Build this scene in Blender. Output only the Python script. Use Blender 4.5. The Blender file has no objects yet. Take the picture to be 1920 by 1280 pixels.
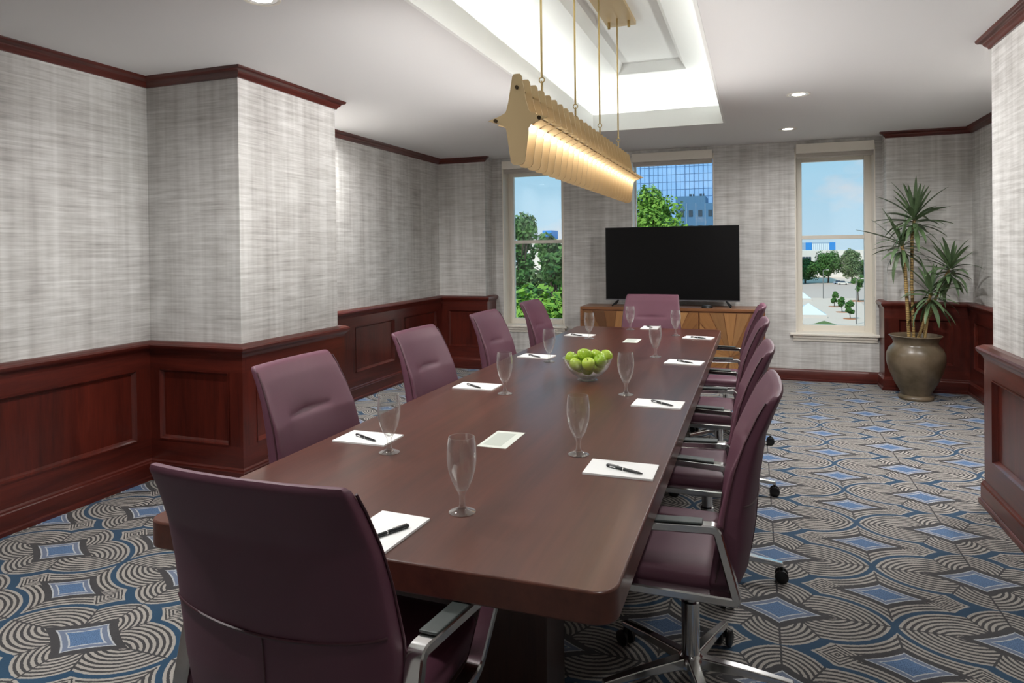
import bpy, bmesh, math, random
from mathutils import Vector, Matrix
random.seed(7)
sc = bpy.context.scene
COL = sc.collection
R = math.radians
PI = math.pi

# ------------------------------------------------------------------ camera
cam_d = bpy.data.cameras.new('camera'); cam = bpy.data.objects.new('camera', cam_d); COL.objects.link(cam)
cam_d.sensor_width = 36.0; cam_d.sensor_fit = 'HORIZONTAL'
cam_d.lens = 1274.33 * 36.0 / 1920.0
cam_d.shift_y = -(640.0 - 477.98) / 1920.0
cam_d.clip_start = 0.05; cam_d.clip_end = 2000
yaw, pitch, roll = 0.342501, 0.007836, -0.011538
c_, s_ = math.cos(yaw), math.sin(yaw)
fwd = Vector((-s_, c_, 0)); rgt = Vector((c_, s_, 0)); up = Vector((0, 0, 1))
f2 = fwd * math.cos(pitch) - up * math.sin(pitch); u2 = up * math.cos(pitch) + fwd * math.sin(pitch)
r3 = rgt * math.cos(roll) + u2 * math.sin(roll); u3 = u2 * math.cos(roll) - rgt * math.sin(roll)
cam.matrix_world = Matrix(((r3.x, u3.x, -f2.x, 0), (r3.y, u3.y, -f2.y, 0), (r3.z, u3.z, -f2.z, 1.5), (0, 0, 0, 1)))
sc.camera = cam

# ------------------------------------------------------------------ exposure, sky, sun, large lights
vs = sc.view_settings
sc.display_settings.display_device = 'sRGB'
vs.view_transform = 'Standard'; vs.look = 'None'; vs.gamma = 1.0; vs.exposure = 0.0
try: vs.use_curve_mapping = False
except Exception: pass

def srgb(r, g, b):
    f = lambda v: (v/255.0)/12.92 if v/255.0 <= 0.04045 else (((v/255.0)+0.055)/1.055)**2.4
    return (f(r), f(g), f(b), 1.0)

W = bpy.data.worlds.new('sky'); sc.world = W; W.use_nodes = True
wn = W.node_tree; wn.nodes.clear()
wo = wn.nodes.new('ShaderNodeOutputWorld'); bg = wn.nodes.new('ShaderNodeBackground')
tc = wn.nodes.new('ShaderNodeTexCoord'); sp = wn.nodes.new('ShaderNodeSeparateXYZ')
rp = wn.nodes.new('ShaderNodeValToRGB'); mp = wn.nodes.new('ShaderNodeMapping'); nz = wn.nodes.new('ShaderNodeTexNoise')
rc = wn.nodes.new('ShaderNodeValToRGB'); mx = wn.nodes.new('ShaderNodeMix'); mx.data_type = 'RGBA'
wn.links.new(tc.outputs['Generated'], sp.inputs[0]); wn.links.new(sp.outputs[2], rp.inputs[0])
rp.color_ramp.elements[0].position = 0.0; rp.color_ramp.elements[0].color = srgb(196, 224, 243)
rp.color_ramp.elements[1].position = 0.25; rp.color_ramp.elements[1].color = srgb(126, 202, 238)
wn.links.new(tc.outputs['Generated'], mp.inputs[0]); mp.inputs['Scale'].default_value = (5, 5, 11); mp.inputs['Location'].default_value = (0.37, 0.2, 0.62)
wn.links.new(mp.outputs[0], nz.inputs['Vector']); nz.inputs['Scale'].default_value = 1.3; nz.inputs['Detail'].default_value = 6; nz.inputs['Roughness'].default_value = 0.5
wn.links.new(nz.outputs[0], rc.inputs[0]); rc.color_ramp.elements[0].position = 0.56; rc.color_ramp.elements[1].position = 0.72
wn.links.new(rc.outputs[0], mx.inputs['Factor']); wn.links.new(rp.outputs[0], mx.inputs['A']); mx.inputs['B'].default_value = srgb(226, 224, 230)
wn.links.new(mx.outputs['Result'], bg.inputs[0]); bg.inputs[1].default_value = 1.0
wn.links.new(bg.outputs[0], wo.inputs[0])

sun_d = bpy.data.lights.new('sun', 'SUN'); sun_d.energy = 3.6; sun_d.angle = R(1.0); sun_d.color = (1.0, 0.96, 0.9)
sun = bpy.data.objects.new('sun', sun_d); COL.objects.link(sun)
sun.rotation_euler = Vector((0.35, 0.7, -0.85)).to_track_quat('-Z', 'Y').to_euler()

COVE_W, DOWN_W, LED_STRENGTH, UP_W = 4.0, 31.0, 15.0, 31.0
def area(name, loc, sx, sy, power, direction, color=(1, 0.97, 0.92), spread=180):
    d = bpy.data.lights.new(name, 'AREA'); d.shape = 'RECTANGLE'; d.size = sx; d.size_y = sy; d.energy = power; d.color = color; d.spread = R(spread)
    o = bpy.data.objects.new(name, d); COL.objects.link(o); o.location = loc
    zv = -Vector(direction).normalized(); yv = Vector((0, 1, 0)); xv = yv.cross(zv)      # long side stays along the room
    o.rotation_euler = Matrix((xv, yv, zv)).transposed().to_euler(); return o
# linear LED tubes lying behind the lip of the tray ceiling
TX0, TX1, TY0, TY1 = -1.518, -0.267, 1.17, 6.735
cw = (0.97, 1.0, 0.98)
for x, sgn in ((TX0 - 0.10, 1), (TX1 + 0.10, -1)):
    d = area('cove_tube', (x, (TY0+TY1)/2, 2.83), 0.05, TY1-TY0, COVE_W*3.2, (0.0, 0.0, 1.0), cw)
for y, sgn in ((TY0 - 0.10, 1), (TY1 + 0.10, -1)):
    d = area('cove_tube', ((TX0+TX1)/2, y, 2.83), TX1-TX0, 0.05, COVE_W, (0.0, 0.0, 1.0), cw)

# ------------------------------------------------------------------ mesh helpers
class MB:
    def __init__(s): s.v = []; s.f = []
    def add(s, vs, fs):
        n = len(s.v); s.v += [tuple(v) for v in vs]; s.f += [tuple(i+n for i in f) for f in fs]; return s
    def box(s, x0, x1, y0, y1, z0, z1):
        return s.add([(x0,y0,z0),(x1,y0,z0),(x1,y1,z0),(x0,y1,z0),(x0,y0,z1),(x1,y0,z1),(x1,y1,z1),(x0,y1,z1)],
                     [(0,3,2,1),(4,5,6,7),(0,1,5,4),(1,2,6,5),(2,3,7,6),(3,0,4,7)])
    def prism(s, pts, z0, z1):   # polygon in xy, counter-clockwise
        n = len(pts)
        return s.add([(p[0],p[1],z0) for p in pts]+[(p[0],p[1],z1) for p in pts],
                     [tuple(range(n-1,-1,-1)), tuple(range(n,2*n))]+[(i,(i+1)%n,n+(i+1)%n,n+i) for i in range(n)])
    def lathe(s, prof, n=24, c=(0,0), closed=False):  # prof (r,z)
        m = len(prof); vs = []
        for r, z in prof:
            for k in range(n):
                a = 2*PI*k/n; vs.append((c[0]+r*math.cos(a), c[1]+r*math.sin(a), z))
        fs = []
        for j in range(m if closed else m-1):
            j2 = (j+1) % m
            for k in range(n):
                k2 = (k+1) % n; fs.append((j*n+k, j*n+k2, j2*n+k2, j2*n+k))
        if not closed:
            if prof[0][0] > 1e-6: fs.append(tuple(range(n-1,-1,-1)))
            if prof[-1][0] > 1e-6: fs.append(tuple(range((m-1)*n, m*n)))
        return s.add(vs, fs)
    def tube(s, pts, r, n=8, closed=False, cap=True, ry=None, side=None):
        """round tube (or elliptic: r along the side vector, ry along the other) along pts"""
        pts = [Vector(p) for p in pts]; m = len(pts); vs = []
        rr = r if isinstance(r, (list, tuple)) else [r]*m
        prev = None
        for i, p in enumerate(pts):
            if closed: t = pts[(i+1) % m] - pts[i-1]
            else: t = pts[min(i+1, m-1)] - pts[max(i-1, 0)]
            t.normalize()
            if side is not None: a = Vector(side)
            elif prev is None: a = Vector((0,0,1)) if abs(t.z) < 0.9 else Vector((1,0,0))
            else: a = prev
            a = (a - t*a.dot(t)).normalized(); prev = a; b = t.cross(a)
            for k in range(n):
                q = 2*PI*k/n; vs.append(p + a*(rr[i]*math.cos(q)) + b*((ry or rr[i])*math.sin(q)))
        fs = []
        for i in range(m if closed else m-1):
            i2 = (i+1) % m
            for k in range(n):
                k2 = (k+1) % n; fs.append((i*n+k, i*n+k2, i2*n+k2, i2*n+k))
        if not closed and cap: fs += [tuple(range(n-1,-1,-1)), tuple(range((m-1)*n, m*n))]
        return s.add(vs, fs)
    def sphere(s, c, r, n=16, m=10, sz=1.0):
        vs = [(c[0],c[1],c[2]-r*sz)]; fs = []
        for j in range(1, m):
            t = -PI/2+PI*j/m
            for k in range(n): a = 2*PI*k/n; vs.append((c[0]+r*math.cos(t)*math.cos(a), c[1]+r*math.cos(t)*math.sin(a), c[2]+r*sz*math.sin(t)))
        vs.append((c[0],c[1],c[2]+r*sz)); L = len(vs)-1
        for k in range(n):
            k2 = (k+1) % n; fs.append((0, 1+k2, 1+k)); fs.append((L, L-n+k, L-n+k2))
            for j in range(m-2): fs.append((1+j*n+k, 1+j*n+k2, 1+(j+1)*n+k2, 1+(j+1)*n+k))
        return s.add(vs, fs)
    def xf(s, M):
        s.v = [tuple(M @ Vector(v)) for v in s.v]; return s
    def mesh(s, name, mat=None, smooth=None):
        me = bpy.data.meshes.new(name); me.from_pydata(s.v, [], s.f); me.update()
        b = bmesh.new(); b.from_mesh(me); bmesh.ops.recalc_face_normals(b, faces=b.faces); b.to_mesh(me); b.free()
        if mat: me.materials.append(mat)
        if smooth is not None:
            me.polygons.foreach_set('use_smooth', [True]*len(me.polygons))
            try: me.set_sharp_from_angle(angle=R(smooth))
            except Exception: pass
        return me
    def build(s, name, mat=None, parent=None, smooth=None, bevel=0.0, seg=2):
        return link(name, s.mesh(name, mat, smooth), parent, bevel, seg)

def link(name, me, parent=None, bevel=0.0, seg=2, loc=None):
    o = bpy.data.objects.new(name, me); COL.objects.link(o)
    if parent is not None: o.parent = parent
    if loc is not None: o.location = loc
    if bevel:
        b = o.modifiers.new('bevel', 'BEVEL'); b.width = bevel; b.segments = seg; b.limit_method = 'ANGLE'; b.angle_limit = R(40)
    return o
def tag(o, label=None, cat=None, group=None, kind=None):
    if label: o['label'] = label
    if cat: o['category'] = cat
    if group: o['group'] = group
    if kind: o['kind'] = kind
    return o
def empty(name, loc=(0,0,0), rz=0.0):
    o = bpy.data.objects.new(name, None); COL.objects.link(o); o.location = loc; o.rotation_euler = (0,0,rz); o.empty_display_size = 0.1; return o
def copy_tree(o, parent=None):
    c = o.copy(); COL.objects.link(c); c.parent = parent
    for ch in list(o.children): copy_tree(ch, c)
    return c
def struct(o, label=None): o['kind'] = 'structure'; (label and tag(o, label)); return o

# ------------------------------------------------------------------ materials
def mat(name, col, rough=0.5, metal=0.0, **kw):
    m = bpy.data.materials.new(name); m.use_nodes = True
    b = m.node_tree.nodes['Principled BSDF']
    b.inputs['Base Color'].default_value = col; b.inputs['Roughness'].default_value = rough; b.inputs['Metallic'].default_value = metal
    for k, v in kw.items(): b.inputs[k].default_value = v
    return m
class NT:
    """short-hand for node maths"""
    def __init__(s, m): s.m = m; s.t = m.node_tree; s.b = s.t.nodes['Principled BSDF']
    def node(s, ty, **kw):
        n = s.t.nodes.new(ty)
        for k, v in kw.items(): setattr(n, k, v)
        return n
    def put(s, inp, v):
        if hasattr(v, 'is_linked'): s.t.links.new(v, inp)
        else: inp.default_value = v
    def M(s, op, a, b=None, c=None):
        n = s.node('ShaderNodeMath', operation=op); s.put(n.inputs[0], a)
        if b is not None: s.put(n.inputs[1], b)
        if c is not None: s.put(n.inputs[2], c)
        return n.outputs[0]
    def add(s,a,b): return s.M('ADD',a,b)
    def sub(s,a,b): return s.M('SUBTRACT',a,b)
    def mul(s,a,b): return s.M('MULTIPLY',a,b)
    def div(s,a,b): return s.M('DIVIDE',a,b)
    def lt(s,a,b): return s.M('LESS_THAN',a,b)
    def gt(s,a,b): return s.M('GREATER_THAN',a,b)
    def hyp(s,a,b): return s.M('SQRT', s.add(s.mul(a,a), s.mul(b,b)))
    def mix(s, f, a, b):
        n = s.node('ShaderNodeMix', data_type='RGBA'); s.put(n.inputs['Factor'], f); s.put(n.inputs['A'], a); s.put(n.inputs['B'], b); return n.outputs['Result']
    def fmix(s, f, a, b):
        n = s.node('ShaderNodeMix', data_type='FLOAT'); s.put(n.inputs['Factor'], f); s.put(n.inputs['A'], a); s.put(n.inputs['B'], b); return n.outputs['Result']
    def ramp(s, f, stops):
        n = s.node('ShaderNodeValToRGB'); s.put(n.inputs[0], f); e = n.color_ramp.elements
        while len(e) < len(stops): e.new(0.5)
        for i, (p, c) in enumerate(stops): e[i].position = p; e[i].color = c
        return n.outputs[0]
    def noise(s, vec, scale, detail=3, rough=0.5, dist=0.0):
        n = s.node('ShaderNodeTexNoise'); s.put(n.inputs['Vector'], vec); n.inputs['Scale'].default_value = scale
        n.inputs['Detail'].default_value = detail; n.inputs['Roughness'].default_value = rough; n.inputs['Distortion'].default_value = dist; return n.outputs[0]
    def pos(s, obj=False):
        v = s.node('ShaderNodeTexCoord').outputs['Object'] if obj else s.node('ShaderNodeNewGeometry').outputs['Position']
        n = s.node('ShaderNodeSeparateXYZ'); s.t.links.new(v, n.inputs[0]); return v, n.outputs[0], n.outputs[1], n.outputs[2]
    def comb(s, x, y, z):
        n = s.node('ShaderNodeCombineXYZ'); s.put(n.inputs[0], x); s.put(n.inputs[1], y); s.put(n.inputs[2], z); return n.outputs[0]
    def bump(s, h, strength=0.3, dist=0.01):
        n = s.node('ShaderNodeBump'); n.inputs['Strength'].default_value = strength; n.inputs['Distance'].default_value = dist
        s.put(n.inputs['Height'], h); s.t.links.new(n.outputs[0], s.b.inputs['Normal'])
    def color(s, c): s.put(s.b.inputs['Base Color'], c)
    def rough(s, c): s.put(s.b.inputs['Roughness'], c)

def wood(name, dark, light, along, gscale=1.0, rough=0.3, coat=0.0, obj=False, big=0.5):
    """along: 'x','y','z' or 'u' (horizontal run of any wall)"""
    m = mat(name, dark, rough); n = NT(m); v, x, y, z = n.pos(obj); u = n.add(x, y)
    if along == 'z': vec = n.comb(n.mul(u, 14*gscale), 0.0, n.mul(z, 1.1*gscale))
    elif along == 'u': vec = n.comb(n.mul(u, 1.1*gscale), 0.0, n.mul(z, 14*gscale))
    elif along == 'y': vec = n.comb(n.mul(x, 14*gscale), n.mul(y, 0.9*gscale), n.mul(z, 14*gscale))
    else: vec = n.comb(n.mul(x, 0.9*gscale), n.mul(y, 14*gscale), n.mul(z, 14*gscale))
    a = n.noise(vec, 1.0, 6, 0.6, 0.6); f = n.noise(vec, 6.0, 3, 0.6); b = n.noise(vec, 0.22, 2, 0.5, 0.3)
    mixv = n.add(n.add(n.mul(a, 0.5), n.mul(f, 0.22)), n.mul(b, 0.28))
    n.color(n.ramp(mixv, [(0.36, dark), (0.64, light)]))
    n.bump(n.add(n.mul(a, .5), f), 0.06, 0.004)
    m.node_tree.nodes['Principled BSDF'].inputs['Coat Weight'].default_value = coat
    m.node_tree.nodes['Principled BSDF'].inputs['Coat Roughness'].default_value = 0.12
    return m
M = {}
M['mah_v'] = wood('mahogany_vertical_grain', srgb(52, 17, 13), srgb(98, 36, 25), 'z', 1.0, 0.28, 0.25)
M['mah_h'] = wood('mahogany_horizontal_grain', srgb(54, 18, 14), srgb(98, 37, 27), 'u', 1.0, 0.3, 0.14)
M['table'] = wood('table_walnut_veneer', srgb(62, 33, 25), srgb(96, 54, 41), 'y', 0.55, 0.32, 0.14)
M['ped'] = wood('pedestal_wood', srgb(48, 30, 25), srgb(74, 48, 40), 'z', 1.0, 0.35, 0.1)
M['cred'] = wood('credenza_walnut', srgb(96, 60, 36), srgb(140, 92, 58), 'x', 0.8, 0.35, 0.1)

def strip_mat():
    m = mat('veneer_strip', (0.2,0.1,0.05,1), 0.4); n = NT(m)
    rnd = n.node('ShaderNodeObjectInfo').outputs['Random']; v, x, y, z = n.pos(True)
    g = n.noise(n.comb(n.mul(x, 4.0), y, n.mul(z, 60.0)), 1.0, 4, 0.6, 0.4)
    base = n.ramp(rnd, [(0.0, srgb(92, 56, 32)), (0.3, srgb(158, 110, 64)), (0.6, srgb(190, 142, 90)), (0.85, srgb(78, 46, 27)), (1.0, srgb(140, 92, 54))])
    n.color(n.mix(n.mul(g, 0.5), base, srgb(92, 58, 34))); return m
M['strip'] = strip_mat()

def wallpaper():
    m = mat('wallpaper_woven_grasscloth', srgb(200,196,190), 0.75); n = NT(m); v, x, y, z = n.pos()
    u = n.add(x, y)
    s1 = n.noise(n.comb(n.mul(u, 1.8), 3.0, n.mul(z, 42.0)), 1.0, 3, 0.6)
    s2 = n.noise(n.comb(n.mul(u, 5.0), 9.0, n.mul(z, 110.0)), 1.0, 2, 0.6)
    b1 = n.noise(n.comb(n.mul(u, 7.0), 1.0, n.mul(z, 0.25)), 1.0, 2, 0.5)
    b2 = n.noise(n.comb(n.mul(u, 26.0), 5.0, n.mul(z, 0.8)), 1.0, 2, 0.5)
    patch = n.noise(n.comb(n.mul(u, 5.0), 2.0, n.mul(z, 7.0)), 1.0, 3, 0.6)
    t = n.add(n.add(n.mul(s1, 0.34), n.mul(s2, 0.22)), n.add(n.mul(b1, 0.30), n.mul(b2, 0.18)))
    t = n.add(t, n.mul(n.sub(patch, 0.5), 0.22))
    n.color(n.ramp(t, [(0.36, srgb(158, 154, 150)), (0.50, srgb(193, 191, 187)), (0.66, srgb(225, 224, 221))]))
    n.bump(n.add(s1, s2), 0.12, 0.003); return m
M['paper'] = wallpaper()

def paint(name, col, rough=0.6):
    m = mat(name, col, rough); n = NT(m); v, x, y, z = n.pos(); n.bump(n.noise(v, 90, 2), 0.03, 0.002); return m
M['ceil'] = paint('ceiling_paint', srgb(226, 225, 224), 0.8)
M['tray'] = paint('tray_ceiling_paint', srgb(240, 241, 238), 0.8)
M['cream'] = paint('cream_gloss_paint', srgb(232, 226, 214), 0.35)
M['shade'] = paint('roller_shade_fabric', srgb(196, 190, 182), 0.8)

def carpet():
    m = mat('patterned_carpet', (0.2,0.2,0.2,1), 0.95); n = NT(m); v, X, Y, Z = n.pos()
    a, b = 0.427, 0.2685
    wob = n.node('ShaderNodeTexNoise'); n.put(wob.inputs['Vector'], v); wob.inputs['Scale'].default_value = 150; wob.inputs['Detail'].default_value = 1
    sw = n.node('ShaderNodeSeparateXYZ'); n.t.links.new(wob.outputs['Color'], sw.inputs[0])
    Xw = n.add(X, n.mul(n.sub(sw.outputs[0], 0.5), 0.006)); Yw = n.add(Y, n.mul(n.sub(sw.outputs[1], 0.5), 0.006))
    x = n.M('PINGPONG', n.sub(Xw, 0.508 - 20*a), a); y = n.M('PINGPONG', n.sub(Yw, 2.735 - 40*b), b)
    fW = n.hyp(n.div(n.sub(x, 0.25), 0.246), n.div(n.sub(b + 0.06, y), 0.231))
    fS = n.hyp(n.div(n.sub(a + 0.03, x), 0.199), n.div(n.sub(0.19, y), 0.19))
    s = n.div(n.sub(n.mul(n.sub(x, 0.281), 0.122), n.mul(n.sub(y, 0.095), 0.066)), 0.1387)
    isS = n.gt(s, 0.0)
    inB = n.lt(n.M('MINIMUM', fW, fS), 1.0)
    ph = n.fmix(isS, n.mul(n.sub(1.0, fW), 10.5), n.mul(n.sub(1.0, fS), 9.0))
    litB = n.lt(n.M('FRACT', n.add(ph, 20.0)), 0.52)
    line = n.M('MAXIMUM', n.lt(n.M('ABSOLUTE', s), 0.004), n.M('MAXIMUM', n.gt(x, a - 0.004), n.gt(y, b - 0.004)))
    litB = n.mul(litB, n.sub(1.0, line))
    pw = lambda q, d: n.M('POWER', n.M('MAXIMUM', n.div(q, d), 0.0), 0.86)
    mB = n.add(pw(n.sub(a, x), 0.165), pw(n.sub(b, y), 0.108))
    mA = n.add(pw(x, 0.150), pw(y, 0.092))
    d = n.M('MINIMUM', n.sub(fW, 1.0), n.mul(n.sub(fS, 1.0), 0.5))
    inBlue = n.mul(n.gt(d, 0.0), n.lt(d, 0.10))
    edge = n.mul(n.gt(d, 0.10), n.lt(d, 0.125))
    litA = n.mul(n.lt(n.M('FRACT', n.mul(n.sub(d, 0.10), 11.0)), 0.52), n.lt(d, 0.47))
    litA = n.mul(litA, n.gt(x, 0.004))
    mS = n.add(n.div(n.M('ABSOLUTE', n.sub(x, 0.232)), 0.088), n.div(y, 0.078))
    inS = n.mul(n.lt(mS, 1.0), n.gt(d, 0.11))
    litS = n.lt(n.M('FRACT', n.mul(n.sub(1.0, mS), 4.2)), 0.5)
    dk = srgb(54, 53, 55); lg = srgb(168, 163, 155); bl = srgb(20, 62, 90)
    sky = srgb(92, 122, 158); gb = srgb(104, 116, 138); wh = srgb(178, 182, 186)
    fle = n.noise(v, 260, 2, 0.7); fle2 = n.noise(v, 55, 2, 0.6)
    lgc = n.mix(n.mul(fle2, 0.5), lg, srgb(142, 136, 130)); skyc = n.mix(n.M('GREATER_THAN', fle, 0.52), sky, srgb(48, 82, 122))
    col = n.mix(litA, dk, lgc)
    col = n.mix(inS, col, n.mix(litS, dk, lgc))
    col = n.mix(n.lt(mA, 1.32), col, dk)
    dia = lambda mm: n.mix(n.lt(mm, 0.66), n.mix(n.lt(mm, 0.73), n.mix(n.lt(mm, 0.93), wh, gb), wh), skyc)
    col = n.mix(n.lt(mA, 1.0), col, dia(mA))
    col = n.mix(edge, col, lgc)
    col = n.mix(inBlue, col, bl)
    colB = n.mix(litB, dk, lgc); colB = n.mix(n.lt(mB, 1.32), colB, dk); colB = n.mix(n.lt(mB, 1.0), colB, dia(mB))
    col = n.mix(inB, col, colB)
    col = n.mix(n.mul(n.sub(fle, 0.35), 0.6), col, n.mix(0.5, col, (0,0,0,1)))
    n.color(col); n.bump(fle, 0.5, 0.004)
    n.b.inputs['Sheen Weight'].default_value = 0.15
    return m
M['carpet'] = carpet()

def leather():
    m = mat('plum_leather', srgb(88, 50, 60), 0.5); n = NT(m); v, x, y, z = n.pos(True)
    q = n.noise(v, 260, 3, 0.6); n.bump(q, 0.10, 0.002)
    n.color(n.mix(n.noise(v, 6, 2), srgb(92, 53, 68), srgb(102, 62, 77))); return m
M['leather'] = leather()
M['piping'] = mat('plum_leather_piping', srgb(70, 38, 46), 0.4)
M['chrome'] = mat('polished_aluminium', (0.72, 0.72, 0.71, 1), 0.16, 1.0)
M['pad'] = mat('grey_arm_pad', srgb(66, 72, 70), 0.45)
M['blackp'] = mat('black_plastic', srgb(18, 18, 19), 0.4)
M['brass'] = mat('satin_brass', srgb(190, 165, 124), 0.45, 0.4)
M['brassd'] = mat('brushed_brass_rod', srgb(176, 152, 104), 0.3, 1.0)
M['screw'] = mat('dark_screw', srgb(52, 40, 24), 0.4, 0.8)
M['screen'] = mat('tv_screen', srgb(8, 8, 9), 0.4, 0.0, **{'Specular IOR Level': 0.2})
M['bezel'] = mat('tv_bezel', srgb(30, 30, 32), 0.35, 0.3)
M['silver'] = mat('silver_strip', srgb(150, 152, 156), 0.3, 0.8)
M['paperw'] = paint('white_paper', srgb(238, 238, 236), 0.7)
M['card'] = paint('pale_card', srgb(214, 218, 208), 0.6)
M['cardp'] = paint('card_print', srgb(186, 192, 182), 0.6)
M['pen'] = mat('black_pen', srgb(24, 26, 27), 0.3)
M['steel'] = mat('steel', srgb(190, 190, 190), 0.25, 1.0)
def thin_glass(name, tint, f0, f1, p):
    m = bpy.data.materials.new(name); m.use_nodes = True; t = m.node_tree; t.nodes.clear()
    o = t.nodes.new('ShaderNodeOutputMaterial'); mx = t.nodes.new('ShaderNodeMixShader'); tr = t.nodes.new('ShaderNodeBsdfTransparent'); gl = t.nodes.new('ShaderNodeBsdfGlossy')
    lw = t.nodes.new('ShaderNodeLayerWeight'); lw.inputs[0].default_value = 0.5
    pw = t.nodes.new('ShaderNodeMath'); pw.operation = 'POWER'; pw.inputs[1].default_value = p; ml = t.nodes.new('ShaderNodeMath'); ml.operation = 'MULTIPLY_ADD'; ml.inputs[1].default_value = f1; ml.inputs[2].default_value = f0
    gl.inputs['Roughness'].default_value = 0.04; tr.inputs[0].default_value = tint
    df = t.nodes.new('ShaderNodeBsdfDiffuse'); df.inputs[0].default_value = (0.9, 0.9, 0.88, 1); m2 = t.nodes.new('ShaderNodeMixShader'); m2.inputs[0].default_value = 0.22
    t.links.new(lw.outputs['Facing'], pw.inputs[0]); t.links.new(pw.outputs[0], ml.inputs[0]); t.links.new(ml.outputs[0], mx.inputs[0])
    t.links.new(tr.outputs[0], mx.inputs[1]); t.links.new(gl.outputs[0], m2.inputs[1]); t.links.new(df.outputs[0], m2.inputs[2]); t.links.new(m2.outputs[0], mx.inputs[2]); t.links.new(mx.outputs[0], o.inputs[0]); return m
M['glass'] = thin_glass('clear_glass', (0.975, 0.98, 0.975, 1), 0.06, 0.9, 2.1)
M['pot'] = mat('bronze_glazed_pot', srgb(92, 80, 64), 0.3)
def potm():
    n = NT(M['pot']); v, x, y, z = n.pos(True); q = n.noise(v, 5, 4, 0.6)
    n.color(n.ramp(q, [(0.35, srgb(78, 68, 50)), (0.65, srgb(112, 98, 80))])); n.rough(n.add(0.22, n.mul(q, 0.2)))
potm()
M['soil'] = paint('potting_soil', srgb(52, 46, 30), 0.9)
def leafm():
    m = mat('dracaena_leaf', srgb(60, 88, 52), 0.4); n = NT(m); v, x, y, z = n.pos(True)
    rnd = n.node('ShaderNodeObjectInfo').outputs['Random']
    n.color(n.mix(n.noise(n.comb(n.mul(x, 30), n.mul(y, 200), z), 1.0, 2), n.mix(rnd, srgb(40, 66, 38), srgb(78, 108, 66)), srgb(112, 134, 96)))
    return m
M['leaf'] = leafm()
def canem():
    m = mat('dracaena_cane', srgb(150, 122, 72), 0.6); n = NT(m); v, x, y, z = n.pos()
    w = n.node('ShaderNodeTexWave', wave_type='BANDS', bands_direction='Z'); w.inputs['Scale'].default_value = 14; w.inputs['Distortion'].default_value = 1.0
    n.color(n.mix(w.outputs['Fac'], srgb(112, 88, 50), srgb(176, 148, 92))); n.bump(w.outputs['Fac'], 0.4, 0.004); return m
M['cane'] = canem()
def applem():
    m = mat('green_apple_skin', srgb(140, 180, 40), 0.22); n = NT(m); v, x, y, z = n.pos(True)
    rnd = n.node('ShaderNodeObjectInfo').outputs['Random']
    c = n.mix(rnd, srgb(132, 172, 34), srgb(170, 196, 62))
    c = n.mix(n.M('GREATER_THAN', n.noise(v, 320, 1), 0.66), c, srgb(190, 210, 110)); n.color(c); return m
M['apple'] = applem()
M['stem'] = mat('apple_stem', srgb(70, 52, 26), 0.7)

# ------------------------------------------------------------------ room shell
ZC = 2.675
PTS = [(-3.84,-1.6),(-3.84,3.49),(-3.08,3.49),(-3.08,4.55),(-3.84,4.55),(-3.84,7.97),(-3.2,7.97),(-3.2,8.24),
       (1.30,8.24),(1.30,7.97),(2.06,7.97),(2.06,4.57),(1.28,4.57),(1.28,3.49),(2.06,3.49),(2.06,-1.6)]
fl = MB().box(-4.0, 2.25, -1.75, 8.6, -0.12, 0.0).build('floor', M['carpet']); struct(fl, 'patterned carpet with striped petals, teal curves and blue diamonds')

def wall_box(i, j, name, e0=0.0, e1=0.0, th=0.12):
    def mitre(k):
        P = [Vector(PTS[k+e]) for e in (-1, 0, 1) if 0 <= k+e < len(PTS)]; ns = []
        for a_, b_ in zip(P, P[1:]): d_ = (b_-a_).normalized(); ns.append(Vector((d_.y, -d_.x)))
        return ns[0] if len(ns) == 1 else (ns[0]+ns[1]) / (1.0 + ns[0].dot(ns[1]))
    a, b = Vector(PTS[i]), Vector(PTS[j])
    pts = [a, b, b-mitre(j)*th, a-mitre(i)*th]
    mb = MB().prism([(w.x, w.y) for w in pts], -0.1, ZC+0.1)
    return struct(mb.build(name, M['paper']))
T = 0.12
wall_box(0,1,'wall_left',T,T); wall_box(1,2,'wall_left_pier_front'); wall_box(2,3,'wall_left_pier_side'); wall_box(3,4,'wall_left_pier_back')
wall_box(4,5,'wall_left_alcove',T,T); wall_box(5,6,'wall_back_left_return',0,0); wall_box(6,7,'wall_back_left_end')
wall_box(8,9,'wall_back_right_end'); wall_box(9,10,'wall_back_right_return'); wall_box(10,11,'wall_right_alcove',T,T)
wall_box(11,12,'wall_right_pier_back'); wall_box(12,13,'wall_right_pier_side'); wall_box(13,14,'wall_right_pier_front'); wall_box(14,15,'wall_right',T,T)
struct(MB().box(-3.96, 2.18, -1.72, -1.6, -0.1, ZC+0.1).build('wall_rear', M['paper']))
# window wall with three openings
WIN = [(-3.063, -2.247, 0.515, 2.60), (-1.395, -0.435, 0.95, 2.60), (0.432, 1.238, 0.515, 2.60)]
mb = MB(); xs = [-4.0] + [v for w in WIN for v in w[:2]] + [2.25]
for k in range(0, len(xs), 2): mb.box(xs[k], xs[k+1], 8.24, 8.56, -0.1, ZC+0.12)
for (x0, x1, z0, z1) in WIN: mb.box(x0, x1, 8.24, 8.56, -0.1, z0); mb.box(x0, x1, 8.24, 8.56, z1, ZC+0.12)
wb = mb.build('wall_back', M['paper']); struct(wb, 'woven grey wallpaper on the window wall')

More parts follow.
